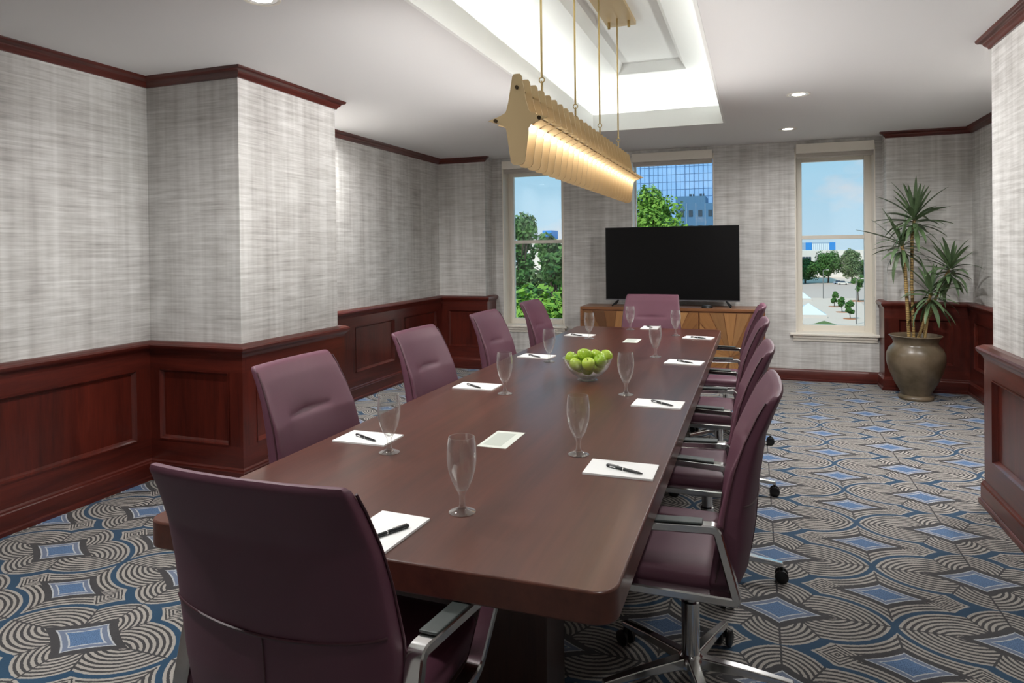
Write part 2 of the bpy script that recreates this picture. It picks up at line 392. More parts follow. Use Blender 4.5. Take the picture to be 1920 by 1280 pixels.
# ceiling with the tray recess
t2 = 0.02; ax0, ax1, ay0, ay1 = TX0-t2, TX1+t2, TY0-t2, TY1+t2
ce = MB().box(-4.0, ax0, -1.75, 8.6, ZC, ZC+.10).box(ax1, 2.25, -1.75, 8.6, ZC, ZC+.10).box(ax0, ax1, -1.75, ay0, ZC, ZC+.10).box(ax0, ax1, ay1, 8.6, ZC, ZC+.10).build('ceiling', M['ceil'])
struct(ce, 'plain off-white ceiling around the bright tray recess')
g = 0.22
mb = MB()
h0, h1 = ZC-0.0006, 2.845; t3 = t2-0.0005
mb.box(TX0-t3, TX0, TY0, TY1, h0, h1).box(TX1, TX1+t3, TY0, TY1, h0, h1).box(TX0-t3, TX1+t3, TY0-t3, TY0, h0, h1).box(TX0-t3, TX1+t3, TY1, TY1+t3, h0, h1)
mb.build('tray_lip', M['tray'], ce)
mb = MB()
mb.box(TX0-g-.03, TX0-g, TY0-g, TY1+g, ZC+.1, 3.15).box(TX1+g, TX1+g+.03, TY0-g, TY1+g, ZC+.1, 3.15).box(TX0-g-.03, TX1+g+.03, TY0-g-.03, TY0-g, ZC+.1, 3.15).box(TX0-g-.03, TX1+g+.03, TY1+g, TY1+g+.03, ZC+.1, 3.15)
mb.build('tray_side', M['tray'], ce)
ix0, ix1, iy0, iy1 = -1.205, -0.580, 1.48, 6.455
mb = MB()
mb.box(TX0-g, ix0, TY0-g, TY1+g, 3.15, 3.27).box(ix1, TX1+g, TY0-g, TY1+g, 3.15, 3.27).box(ix0, ix1, TY0-g, iy0, 3.15, 3.27).box(ix0, ix1, iy1, TY1+g, 3.15, 3.27)
mb.build('tray_ledge', M['tray'], ce)
e = 0.05
o = [(ix0,iy0),(ix1,iy0),(ix1,iy1),(ix0,iy1)]; i_ = [(ix0+e,iy0+e),(ix1-e,iy0+e),(ix1-e,iy1-e),(ix0+e,iy1-e)]
mb = MB().add([(p[0],p[1],3.149) for p in o]+[(p[0],p[1],3.235) for p in i_]+[(p[0],p[1],3.27) for p in o]+[(p[0],p[1],3.27) for p in i_],
    [(k,(k+1)%4,4+(k+1)%4,4+k) for k in range(4)]+[(4,5,6,7),(8,9,10,11)]+[(k,(k+1)%4,8+(k+1)%4,8+k) for k in range(4)])
mb.build('tray_centre', M['tray'], ce)

# ------------------------------------------------------------------ mouldings
def sweep(path, prof, mt, name, label=None, smooth=35):
    """prof: list of (offset into the room, z), closed; path: 2D points with the room on the right hand"""
    P = [Vector(p) for p in path]; n = len(P); m = len(prof); vs = []
    for i, p in enumerate(P):
        ds = []
        if i > 0: ds.append((P[i]-P[i-1]).normalized())
        if i < n-1: ds.append((P[i+1]-P[i]).normalized())
        ns = [Vector((d.y, -d.x)) for d in ds]
        nn = ns[0] if len(ns) == 1 else (ns[0]+ns[1]) / (1.0 + ns[0].dot(ns[1]))
        for (o, z) in prof: vs.append((p.x+nn.x*o, p.y+nn.y*o, z))
    fs = [(i*m+k, i*m+(k+1)%m, (i+1)*m+(k+1)%m, (i+1)*m+k) for i in range(n-1) for k in range(m)]
    fs += [tuple(range(m)), tuple(range((n-1)*m, n*m))]
    return struct(MB().add(vs, fs).build(name, mt, None, smooth), label)
crown = [(-0.005,2.612),(0.012,2.612),(0.016,2.622),(0.022,2.628),(0.030,2.634),(0.034,2.645),(0.044,2.652),(0.056,2.656),(0.062,2.663),(0.066,2.676),(-0.005,2.676)]
cap = [(0.0,0.838),(0.036,0.838),(0.040,0.852),(0.046,0.862),(0.058,0.872),(0.068,0.884),(0.070,0.897),(0.064,0.908),(0.050,0.914),(0.040,0.921),(0.0,0.921)]
base = [(0.0,-0.01),(0.062,-0.01),(0.062,0.022),(0.056,0.028),(0.052,0.030),(0.052,0.112),(0.047,0.118),(0.046,0.128),(0.036,0.138),(0.032,0.147),(0.0,0.147)]
base2 = [(0.0,-0.01),(0.03,-0.01),(0.03,0.018),(0.022,0.024),(0.022,0.105),(0.016,0.115),(0.012,0.128),(0.0,0.13)]
sweep(PTS[0:7]+[(-3.2,7.971)], crown, M['mah_h'], 'trim_1', 'dark mahogany crown moulding along the left walls')
sweep([(1.30,7.971)]+PTS[9:16], crown, M['mah_h'], 'trim_2', 'dark mahogany crown moulding along the right walls')
sweep(PTS[0:8], cap, M['mah_h'], 'trim_3', 'mahogany chair rail cap along the left walls')
sweep(PTS[8:16], cap, M['mah_h'], 'trim_4', 'mahogany chair rail cap along the right walls')
sweep(PTS[0:8], base, M['mah_h'], 'baseboard_left'); sweep(PTS[8:16], base, M['mah_h'], 'baseboard_right')
sweep(PTS[7:9], base2, M['mah_h'], 'baseboard_back', 'low mahogany baseboard under the windows')

trim_no = [10]
def wainscot(i, j, panels, ext0=0.0, ext1=0.0):
    """frame of stiles and rails, recessed panels; panels are (start, end) along the run"""
    p, q = Vector(PTS[i]), Vector(PTS[j]); L = (q-p).length; d = (q-p).normalized(); nr = Vector((d.y, -d.x))
    Mx = Matrix(((d.x, nr.x, 0, p.x), (d.y, nr.y, 0, p.y), (0, 0, 1, 0), (0, 0, 0, 1)))
    t = 0.036; zb, zt = 0.272, 0.742
    trim_no[0] += 1
    root = MB().box(-ext0, L+ext1, 0, 0.010, 0.0, 0.90).xf(Mx).build('trim_%d' % trim_no[0], M['mah_v'])
    struct(root, 'mahogany wainscot with recessed panels')
    MB().box(-ext0, L+ext1, 0.010, t, 0.0, zb).xf(Mx).build('rail', M['mah_h'], root)
    MB().box(-ext0, L+ext1, 0.010, t, zt, 0.90).xf(Mx).build('rail', M['mah_h'], root)
    edges = [-ext0] + [v for pr in panels for v in pr] + [L+ext1]
    for k in range(0, len(edges), 2):
        MB().box(edges[k], edges[k+1], 0.010, t, zb, zt).xf(Mx).build('stile', M['mah_v'], root)
    for (a, b) in panels:
        w = 0.026; w2 = 0.008
        def ring(x0, x1, z0, z1, y): return [(x0,y,z0),(x1,y,z0),(x1,y,z1),(x0,y,z1)]
        rings = [ring(a, b, zb, zt, t+0.004), ring(a+w2, b-w2, zb+w2, zt-w2, t+0.004), ring(a+w*.6, b-w*.6, zb+w*.6, zt-w*.6, t-0.008), ring(a+w, b-w, zb+w, zt-w, 0.016), ring(a+w+.001, b-w-.001, zb+w+.001, zt-w-.001, 0.014)]
        vs = [v for r_ in rings for v in r_]; fs = [(k*4+c, k*4+(c+1)%4, (k+1)*4+(c+1)%4, (k+1)*4+c) for k in range(4) for c in range(4)] + [(16,17,18,19)]
        MB().add(vs, fs).xf(Mx).build('panel', M['mah_v'], root)
wainscot(0,1,[(0.25,1.25),(1.45,2.45),(2.65,3.65),(3.85,4.95)])
wainscot(1,2,[(0.11,0.69)],0,0.036); wainscot(2,3,[(0.09,0.84)],0,0); wainscot(3,4,[(0.14,0.62)],0.036,0)
wainscot(4,5,[(0.32,1.15),(1.38,2.18),(2.41,3.24)]); wainscot(5,6,[(0.13,0.60)],0,0.036); wainscot(6,7,[])
wainscot(8,9,[],0,0); wainscot(9,10,[(0.09,0.59)],0.036,0); wainscot(10,11,[(0.18,1.0),(1.2,2.1),(2.3,3.2)])
wainscot(11,12,[(0.14,0.62)],0,0.036); wainscot(12,13,[(0.10,0.96)]); wainscot(13,14,[(0.1,0.66)],0.036,0); wainscot(14,15,[(0.25,1.25),(1.45,2.45),(2.65,3.65),(3.85,4.85)])

# ------------------------------------------------------------------ windows
def window(k, x0, x1, z0, z1, st, rail, bot, mid, sill, top):
    root = MB().box(x0, x0+st, 8.44, 8.50, z0, z1).box(x1-st, x1, 8.44, 8.50, z0, z1).box(x0+st, x1-st, 8.44, 8.50, z0, bot).box(x0+st, x1-st, 8.44, 8.50, top, z1).build('window_%d' % k, M['cream'], None, None, 0.004)
    struct(root)
    if mid:
        MB().box(x0+st, x1-st, 8.445, 8.495, mid-0.022, mid+0.022).build('meeting_rail', M['cream'], root, None, 0.004)
        MB().box(x0+st, x1-st, 8.468, 8.472, bot, mid-0.022).build('pane', M['wglass'], root)
        MB().box(x0+st, x1-st, 8.468, 8.472, mid+0.022, top).build('pane', M['wglass'], root)
    else:
        MB().box(x0+st, x1-st, 8.468, 8.472, bot, top).build('pane', M['wglass'], root)
    # jamb linings
    MB().box(x0, x0+.012, 8.242, 8.44, z0, z1).build('jamb', M['cream'], root); MB().box(x1-.012, x1, 8.242, 8.44, z0, z1).build('jamb', M['cream'], root)
    MB().box(x0, x1, 8.242, 8.44, z1-.012, z1).build('head_lining', M['cream'], root)
    if sill:
        pr = [(8.19,z0-.004),(8.19,z0+.012),(8.196,z0+.018),(8.44,z0+.022),(8.44,z0-.004)]
        mb = MB(); xa, xb = x0-0.06, x1+0.035
        mb.add([(xa,p[0],p[1]) for p in pr]+[(xb,p[0],p[1]) for p in pr], [tuple(range(5)), tuple(range(5,10))]+[(i,(i+1)%5,5+(i+1)%5,5+i) for i in range(5)])
        mb.build('window_sill', M['cream'], root)
        pr = [(8.24,z0-.07),(8.228,z0-.07),(8.224,z0-.05),(8.212,z0-.035),(8.204,z0-.004),(8.24,z0-.004)]
        mb = MB(); xa, xb = x0-0.03, x1+0.01
        mb.add([(xa,p[0],p[1]) for p in pr]+[(xb,p[0],p[1]) for p in pr], [tuple(range(6)), tuple(range(6,12))]+[(i,(i+1)%6,6+(i+1)%6,6+i) for i in range(6)])
        mb.build('apron', M['cream'], root)
    return root
wg = bpy.data.materials.new('window_glass'); wg.use_nodes = True; t_ = wg.node_tree; t_.nodes.clear()
o_ = t_.nodes.new('ShaderNodeOutputMaterial'); mxs = t_.nodes.new('ShaderNodeMixShader'); tr = t_.nodes.new('ShaderNodeBsdfTransparent'); gl = t_.nodes.new('ShaderNodeBsdfGlossy'); lw = t_.nodes.new('ShaderNodeFresnel')
gl.inputs['Roughness'].default_value = 0.02; lw.inputs[0].default_value = 1.35; tr.inputs[0].default_value = (0.97, 0.985, 0.98, 1)
t_.links.new(lw.outputs[0], mxs.inputs[0]); t_.links.new(tr.outputs[0], mxs.inputs[1]); t_.links.new(gl.outputs[0], mxs.inputs[2]); t_.links.new(mxs.outputs[0], o_.inputs[0])
M['wglass'] = wg
window(1, *WIN[0], 0.084, 0.05, 0.603, 1.600, True, 2.455)
window(2, *WIN[1], 0.024, 0.04, 0.99, None, False, 2.56)
window(3, *WIN[2], 0.084, 0.05, 0.607, 1.600, True, 2.459)
for (x0, x1, z0, z1), lab, cat in ((WIN[0], 'pale roller shade cassette above the left window behind the brass light', 'shade'), (WIN[1], 'pale roller shade cassette above the window behind the television', 'shade'), (WIN[2], 'pale roller shade cassette above the window beside the potted plant', 'shade')):
    r = empty('roller_shade', ((x0+x1)/2, 8.30, z1)); w = (x1-x0)/2
    MB().box(-w+.014, w-.014, -0.115, -0.061, -0.068, 0.034).build('cassette', M['cream'], r, None, 0.004)
    MB().box(-w+.02, w-.02, -0.040, -0.034, -0.10, -.013).build('shade_cloth', M['shade'], r)
    MB().box(-w+.02, w-.02, -0.048, -0.026, -0.118, -0.098).build('hem_bar', M['shade'], r, None, 0.004)
    tag(r, lab, cat, 'roller shades in the window recesses')

# ------------------------------------------------------------------ ceiling downlights
M['lens'] = mat('lamp_lens', (1,1,1,1), 0.4, 0.0, **{'Emission Color': (1,0.97,0.92,1), 'Emission Strength': 6.0})
M['refl'] = mat('lamp_reflector', srgb(235,235,232), 0.2, 0.6)
def downlight(x, y, lab, dim=1.0):
    r = empty('recessed_downlight', (x, y, ZC))
    MB().lathe([(0.072,-0.002),(0.086,-0.004),(0.088,-0.001),(0.088,0.0),(0.072,0.0)], 28, closed=True).build('trim_ring', M['cream'], r, 40)
    MB().lathe([(0.072,-0.001),(0.066,-0.0008),(0.050,-0.0006),(0.071,-0.0004)], 28, closed=True).build('reflector', M['refl'], r, 40)
    MB().lathe([(0.0,-0.0012),(0.049,-0.0012),(0.049,-0.0002),(0.0,-0.0002)], 24).build('lamp_lens', M['lens'], r)
    tag(r, lab, 'ceiling light', 'recessed ceiling downlights')
    d = bpy.data.lights.new('downlight_lamp', 'AREA'); d.shape = 'DISK'; d.size = 0.13; d.energy = DOWN_W*dim; d.color = (1.0, 0.985, 0.97); d.spread = R(160)
    o = bpy.data.objects.new('downlight_lamp', d); COL.objects.link(o); o.location = (x, y, ZC-0.012)
downlight(0.331, 5.71, 'recessed ceiling downlight nearer the camera of two right of the tray', 1.6)
downlight(0.326, 7.35, 'recessed ceiling downlight closest to the window wall', 0.32)
downlight(-2.142, 2.59, 'recessed ceiling downlight cut by the top edge left of the tray')
for x, y, dim, lab in ((0.331, 2.4, 0.12, 'recessed ceiling downlight above the near right chairs, out of the picture'), (0.331, 0.75, 0.3, 'recessed ceiling downlight right above the photographer, out of the picture'),
        (-2.142, 0.9, 0.9, 'recessed ceiling downlight left of the photographer, out of the picture'), (-3.62, 5.12, 1.4, 'unseen downlight added behind the left pier to brighten the far left wall'), (1.72, 5.3, 0.9, 'unseen downlight added behind the right pier to brighten the right alcove')):  # the pair behind the piers are added lamps, unseen, brightening the alcoves
    downlight(x, y, lab, dim)

# ------------------------------------------------------------------ conference table
TZ = 0.77; X0, X1, Y0, Y1 = -1.587, -0.282, 1.411, 6.28
def rrect(x0, x1, y0, y1, r, n=7):
    out = []
    for cx, cy, a0 in ((x1-r,y0+r,-90),(x1-r,y1-r,0),(x0+r,y1-r,90),(x0+r,y0+r,180)):
        for k in range(n): a = R(a0+90*k/(n-1)); out.append((cx+r*math.cos(a), cy+r*math.sin(a)))
    return out
tb = empty('conference_table', ((X0+X1)/2, (Y0+Y1)/2, 0)); cx, cy = tb.location.x, tb.location.y
MB().prism(rrect(X0-cx, X1-cx, Y0-cy, Y1-cy, 0.055), TZ-0.074, TZ).build('tabletop', M['table'], tb, 50, 0.005, 2)
for yy in (1.92, 3.75, 5.60):
    MB().box(-1.30-cx, -0.59-cx, yy-cy, yy+0.2-cy, 0.0, TZ-0.074).build('pedestal', M['ped'], tb, None, 0.004)
MB().box(-1.08-cx, -0.80-cx, 2.12-cy, 5.6-cy, 0.55, TZ-0.074).build('stretcher', M['ped'], tb)
tag(tb, 'long dark walnut conference table with thick rounded-corner top', 'table')

# ------------------------------------------------------------------ chairs
def interp(tab, z):
    if z <= tab[0][0]: return tab[0][1]
    for (a, va), (b, vb) in zip(tab, tab[1:]):
        if z <= b:
            t = (z-a)/(b-a); return va+(vb-va)*t
    return tab[-1][1]
FR = [(0.44,-0.11),(0.53,-0.125),(0.70,-0.150),(0.83,-0.178),(1.0,-0.245),(1.075,-0.285)]      # front face, centre line
BK = [(0.44,-0.175),(0.50,-0.196),(0.60,-0.212),(0.70,-0.220),(0.92,-0.252),(1.075,-0.310)]      # rear face
WD = [(0.44,0.235),(0.50,0.266),(0.70,0.276),(0.9,0.262),(1.075,0.240)]
WG = [(0.44,0.055),(0.70,0.055),(0.83,0.05),(1.0,0.035),(1.075,0.022)]                          # wings forward
def back_loop(z, shrink=1.0, n=64, dent=True):
    f, b, w, g_ = interp(FR,z), interp(BK,z), interp(WD,z), interp(WG,z)
    mid, h = (f+b)/2, (f-b)/2; out = []
    for k in range(n):
        t = 2*PI*k/n; c, s = math.cos(t), math.sin(t)
        x = w*math.copysign(abs(c)**0.34, c); y = h*math.copysign(abs(s)**0.42, s)
        x *= 1-(1-shrink)*0.035; y *= shrink
        q = (x/w)**2
        yy = mid + y + g_*q*(0.55+0.45*(1 if s > 0 else 0.3))
        if dent and s > 0:
            dz = z-0.852; fx = max(0.0, 1-(abs(x)/0.062)**4)
            yy -= fx*0.024*math.exp(-abs(dz)/0.013) + 0.008*math.exp(-(dz/0.07)**2)*math.exp(-(x/0.14)**2)
        out.append((x, yy, z))
    return out
def make_chair():
    root = empty('office_chair')
    zs = [0.44+0.006*k for k in range(7)] + [0.48+0.0095*k for k in range(1, 62)]
    rings = []
    for i, z in enumerate(zs):
        sh = 1.0
        if z < 0.475: sh = 0.55+0.45*math.sin(min(1,(z-0.44)/0.035)*PI/2)
        if z > 1.045: sh = max(0.02, math.sqrt(max(0.0, 1-((z-1.045)/0.0155)**2)))
        rings.append(back_loop(min(z, 1.075), sh))
    n = 64; vs = [v for r_ in rings for v in r_]; fs = [(i*n+k, i*n+(k+1)%n, (i+1)*n+(k+1)%n, (i+1)*n+k) for i in range(len(rings)-1) for k in range(n)]
    fs += [tuple(range(n-1,-1,-1)), tuple(range((len(rings)-1)*n, len(rings)*n))]
    br = MB().add(vs, fs).build('backrest', M['leather'], root, 60)
    # piping along both side edges and across the rear
    for sx in (-1, 1):
        pts = []
        for z in [0.50+0.02*k for k in range(28)]:
            w = interp(WD,z); pts.append((sx*(w+0.001), (interp(FR,z)+interp(BK,z))/2+interp(WG,z)*0.75 + (0.018), z))
        MB().tube(pts, 0.0032, 6).build('piping', M['piping'], br, 60)
    pts = []
    for k in range(33):
        u = -1+2*k/32.0; z = 0.735-0.022*(1-u*u); w = interp(WD,z); x = u*w*0.985
        c = abs(x/w); h = (interp(FR,z)-interp(BK,z))/2
        yy = (interp(FR,z)+interp(BK,z))/2 - h*max(0.0, 1-c**(2/0.34))**0.21 + interp(WG,z)*c*c*0.685
        pts.append((x, yy-0.0008, z))
    MB().tube(pts, 0.0035, 6).build('piping', M['piping'], br, 60)
    pts = [(0, interp(BK,z)-0.0006, z) for z in [0.46+0.0250*k for k in range(11)]]
    MB().tube(pts, 0.002, 6).build('seam', M['piping'], br, 60)
    # seat cushion
    vs = []; nn, mm = 48, 12
    for j in range(mm+1):
        t = -PI/2+PI*j/mm; cz, sz = math.cos(t), math.sin(t)
        for k in range(nn):
            a = 2*PI*k/nn; c, s = math.cos(a), math.sin(a); rr_ = max(cz, 0.0)**0.35
            vs.append((0.262*math.copysign(abs(c)**0.35, c)*rr_, 0.10+0.265*math.copysign(abs(s)**0.35, s)*rr_, 0.490+0.044*math.copysign(abs(sz)**0.6, sz)))
    fs = [(j*nn+k, j*nn+(k+1)%nn, (j+1)*nn+(k+1)%nn, (j+1)*nn+k) for j in range(mm) for k in range(nn)]
    MB().add(vs, fs).build('seat', M['leather'], root, 60)
    MB().box(-0.275, 0.275, -0.02, 0.06, 0.438, 0.462).build('seat_frame', M['chrome'], root, None, 0.004)
    MB().box(-0.09, 0.09, -0.06, 0.14, 0.405, 0.44).build('tilt_mechanism', M['blackp'], root, None, 0.01)
    # closed arm loops
    def fillet(poly, rad, n=5):
        out = []; m = len(poly)
        for i in range(m):
            p0, p, p1 = Vector(poly[i-1]), Vector(poly[i]), Vector(poly[(i+1)%m]); r_ = rad[i]
            a = (p0-p).normalized()*r_; b = (p1-p).normalized()*r_
            for k in range(n+1):
                t = k/n; out.append((p+a)*(1-t)**2 + p*2*t*(1-t) + (p+b)*t*t)
        return out
    loop = fillet([(-0.105,0.674),(0.225,0.674),(0.185,0.470),(-0.160,0.468)], [0.018,0.045,0.04,0.012])
    for sx in (-1, 1):
        fx = lambda y, z: sx*(0.294+0.13*max(0.0, y+0.10)*max(0.0, min(1,(z-0.47)/0.2)))
        secs = []; m = len(loop); vs = []
        for i, p in enumerate(loop):
            t = (loop[(i+1)%m]-loop[i-1]).normalized(); nn2 = Vector((t.y, -t.x)); X = fx(p.x, p.y)
            hw, ht, ch = 0.021, 0.013, 0.004
            for (u, v) in ((-hw,-ht+ch),(-hw+ch,-ht),(hw-ch,-ht),(hw,-ht+ch),(hw,ht-ch),(hw-ch,ht),(-hw+ch,ht),(-hw,ht-ch)):
                vs.append((X+u, p.x+nn2.x*v, p.y+nn2.y*v))
        fs = [(i*8+k, i*8+(k+1)%8, ((i+1)%m)*8+(k+1)%8, ((i+1)%m)*8+k) for i in range(m) for k in range(8)]
        ar = MB().add(vs, fs).build('armrest', M['chrome'], root, 40)
        xa, xb = fx(-0.06,0.68), fx(0.17,0.68); hw = 0.022
        pr = [(xa-hw,-0.065),(xa+hw,-0.065),(xb+hw,0.17),(xb-hw,0.17)]
        MB().prism(pr, 0.6885, 0.6955).build('arm_pad', M['pad'], ar, None, 0.003)
    # column, five-star base, castors
    MB().lathe([(0.030,0.095),(0.030,0.30),(0.024,0.305),(0.024,0.41)], 20).build('gas_column', M['chrome'], root, 40)
    bs = MB().lathe([(0.0,0.075),(0.045,0.075),(0.048,0.09),(0.042,0.115),(0.031,0.125),(0.0,0.125)], 20).build('base_hub', M['chrome'], root, 40)
    for k in range(5):
        a = R(90+36+72*k); d = Vector((math.cos(a), math.sin(a), 0)); s = Vector((-d.y, d.x, 0)); vs = []
        for (rr_, w, z0, z1) in ((0.03,0.024,0.082,0.118),(0.18,0.019,0.080,0.106),(0.325,0.014,0.070,0.088)):
            for (u, z) in ((-w,z0),(w,z0),(w*0.8,z1),(-w*0.8,z1)): vs.append(d*rr_+s*u+Vector((0,0,z)))
        fs = [(i*4+c, i*4+(c+1)%4, (i+1)*4+(c+1)%4, (i+1)*4+c) for i in range(2) for c in range(4)]+[(3,2,1,0),(8,9,10,11)]
        MB().add(vs, fs).build('base_spoke', M['chrome'], root, None, 0.004)
        c = d*0.318; mb = MB()
        for u in (-0.018, 0.018):
            ax = Matrix.Translation(c+s*u+Vector((0,0,0.029))) @ Matrix(((d.x, 0, s.x, 0), (d.y, 0, s.y, 0), (0, 1, 0, 0), (0, 0, 0, 1)))
            w_ = MB().lathe([(0.0,-0.009),(0.022,-0.009),(0.029,-0.005),(0.029,0.005),(0.022,0.009),(0.0,0.009)], 16).xf(ax); mb.add(w_.v, w_.f)
        mb.add(*(lambda q: (q.v, q.f))(MB().lathe([(0.008,0.03),(0.008,0.075)], 8, (c.x, c.y))))
        mb.build('castor', M['blackp'], root, 40)
    return root
chair0 = make_chair(); used = [False]
def chair(x, y, rz, lab, grp):
    o = chair0 if not used[0] else copy_tree(chair0); used[0] = True
    o.location = (x, y, 0); o.rotation_euler = (0, 0, R(rz)); tag(o, lab, 'chair', grp); return o
LS, RS = 'chairs along the left side of the table', 'chairs along the right side of the table'
chair(-0.955, 1.355, -1, 'plum leather high-back chair at the near end, seen from behind', 'chairs at the table ends')
chair(-0.917, 6.275, 180, 'plum leather high-back chair at the far end before the television', 'chairs at the table ends')
for y, rz, lab in ((2.365, -90, 'plum leather chair nearest the camera on the left side of the table'), (3.44, -90, 'second plum leather chair from the camera on the left side'),
               (4.496, -90, 'third plum leather chair from the camera on the left side'), (5.547, -90, 'farthest plum leather chair on the left side, before the left window')):
    chair(-1.555, y, rz, lab, LS)
for y, rz, lab in ((2.37, 90, 'plum leather chair nearest the camera on the right side, base fully visible'), (3.255, 90, 'second plum leather chair from the camera on the right side'),
               (4.37, 90, 'third plum leather chair from the camera on the right side'), (5.49, 90, 'farthest plum leather chair on the right side, before the credenza')):
    chair(-0.215, y, rz, lab, RS)

# ------------------------------------------------------------------ things on the table
S = 0.9733
gob_prof = [(0.0,0.0),(0.037,0.0),(0.0375,0.002),(0.030,0.005),(0.016,0.010),(0.0095,0.018),(0.0075,0.030),(0.0078,0.048),(0.0115,0.056),(0.020,0.070),(0.030,0.092),(0.0375,0.118),(0.0412,0.145),(0.0412,0.165),(0.0395,0.190),(0.0362,0.211),
            (0.0348,0.211),(0.0380,0.190),(0.0397,0.165),(0.0397,0.145),(0.0360,0.118),(0.0284,0.092),(0.0182,0.071),(0.008,0.061),(0.0,0.060)]
gob_mesh = MB().lathe(gob_prof, 40).mesh('water_goblet', M['glass'], 60)
for (x, y), lab in (((-0.794,1.778),'clear glass goblet nearest the camera beside the angled notepad'), ((-1.287,2.224),'clear glass goblet before the nearest left chair'),
    ((-0.610,2.409),'clear glass goblet before the nearest right chair, behind its notepad'), ((-1.230,3.316),'clear glass goblet before the second left chair'),
    ((-0.625,3.468),'clear glass goblet right of the apple bowl before the second right chair'), ((-1.294,4.346),'clear glass goblet left of the apple bowl before the third left chair'),
    ((-0.647,4.735),'clear glass goblet before the third right chair'), ((-1.301,5.546),'clear glass goblet before the farthest left chair'),
    ((-0.638,5.933),'clear glass goblet before the farthest right chair'), ((-1.082,6.260),'clear glass goblet at the far end of the table, left of the end notepad')):
    tag(link('water_goblet', gob_mesh, loc=(x*S, y*S, TZ)), lab, 'glass', 'water goblets on the conference table')

pad_mesh = MB().box(-0.113, 0.113, -0.076, 0.076, 0.0, 0.006).mesh('notepad', M['paperw'])
pen_body = MB().xf(Matrix.Identity(4))
pb = MB().lathe([(0.0,-0.070),(0.0015,-0.070),(0.0038,-0.058),(0.0048,-0.030),(0.0052,0.0)], 14).mesh('barrel', M['pen'], 50)
pc = MB().lathe([(0.0052,0.003),(0.0055,0.004),(0.0055,0.064),(0.004,0.067),(0.0,0.067)], 14).mesh('cap', M['pen'], 50)
pr_ = MB().lathe([(0.0053,0.0),(0.0056,0.0005),(0.0056,0.003),(0.0053,0.0035)], 14).mesh('band', M['steel'], 50)
pcl = MB().box(-0.0012, 0.0012, 0.0052, 0.0072, 0.02, 0.062).mesh('clip', M['steel'])
pmk = MB().box(0.0050, 0.0057, -0.0016, 0.0016, 0.030, 0.052).mesh('printed_mark', M['paperw'])
def pen(x, y, ang, lab):
    """lies along ang (degrees, cap end towards ang)"""
    r = empty('ballpoint_pen', (x, y, TZ+0.0115), 0); r.rotation_euler = (R(90), 0, R(ang)+PI/2)
    for nm, me in (('barrel', pb), ('cap', pc), ('band', pr_), ('clip', pcl), ('printed_mark', pmk)): link(nm, me, r)
    tag(r, lab, 'pen', 'black pens on the notepads')
PADS = [((-0.940,1.585), 87, 'nearest the camera, at the near end of the table', (-0.915,1.560), 62),
        ((-1.461,2.360), 0, 'before the nearest left chair', (-1.458,2.337), 155), ((-1.438,3.443), 0, 'before the second left chair', (-1.444,3.408), 145),
        ((-1.441,4.530), -6, 'before the third left chair', (-1.443,4.488), 142), ((-1.430,5.735), -8, 'before the farthest left chair', (-1.445,5.68), 147),
        ((-0.430,2.281), 0, 'before the nearest right chair', (-0.417,2.260), 157), ((-0.440,3.295), -2, 'before the second right chair', (-0.42,3.281), 143),
        ((-0.435,4.540), -7, 'before the third right chair', (-0.428,4.518), 142), ((-0.442,5.815), -9, 'before the farthest right chair', (-0.440,5.760), 155),
        ((-0.925,6.440), 90, 'at the far end of the table', (-0.93,6.43), 120)]
for (x, y), rz, w_, (px, py), pa in PADS:
    o = link('notepad', pad_mesh, loc=(x*S, y*S, TZ)); o.rotation_euler = (0,0,R(rz)); tag(o, 'blank white notepad ' + w_, 'notepad', 'white notepads set around the table')
    pen(px*S, py*S, pa, 'black pen on the notepad ' + w_)
for (x, y), lab in (((-0.947,2.51),'pale printed card lying on the table nearer the camera'), ((-0.94,5.515),'pale printed card lying on the table near the far end')):
    r = empty('info_card', (x*S, y*S, TZ)); MB().box(-0.058, 0.058, -0.112, 0.112, 0, 0.0015).build('card', M['card'], r); MB().box(-0.046, 0.03, -0.085, 0.085, 0.0014, 0.0018).build('printed_block', M['cardp'], r)
    tag(r, lab, 'card', 'printed cards on the table')
# fruit bowl
bx, by = -0.905*S, 3.80*S
bowl = empty('fruit_bowl', (bx, by, TZ))
prof = [(0.0,0.022),(0.052,0.024),(0.085,0.042),(0.112,0.072),(0.128,0.104),(0.134,0.124),(0.1375,0.124),(0.1315,0.103),(0.1155,0.070),(0.088,0.0385),(0.055,0.019),(0.0,0.016)]
MB().lathe(prof, 48).build('bowl', M['glass'], bowl, 60)
MB().lathe([(0.040,0.0),(0.056,0.0),(0.056,0.004),(0.044,0.010),(0.046,0.0165),(0.036,0.0165),(0.034,0.008)], 40, closed=True).build('foot', M['glass'], bowl, 60)
tag(bowl, 'clear glass footed bowl heaped with green apples', 'bowl')
ap_prof = [(0.0,-0.026),(0.008,-0.030),(0.018,-0.031),(0.028,-0.024),(0.0345,-0.010),(0.037,0.004),(0.035,0.018),(0.028,0.028),(0.018,0.032),(0.009,0.030),(0.004,0.025),(0.0,0.022)]
am = MB().lathe(ap_prof, 24).mesh('skin', M['apple'], 80); smh = MB().tube([(0,0,0.020),(0.002,0,0.032),(0.005,0,0.040)], 0.0014, 6).mesh('stem', M['stem'])
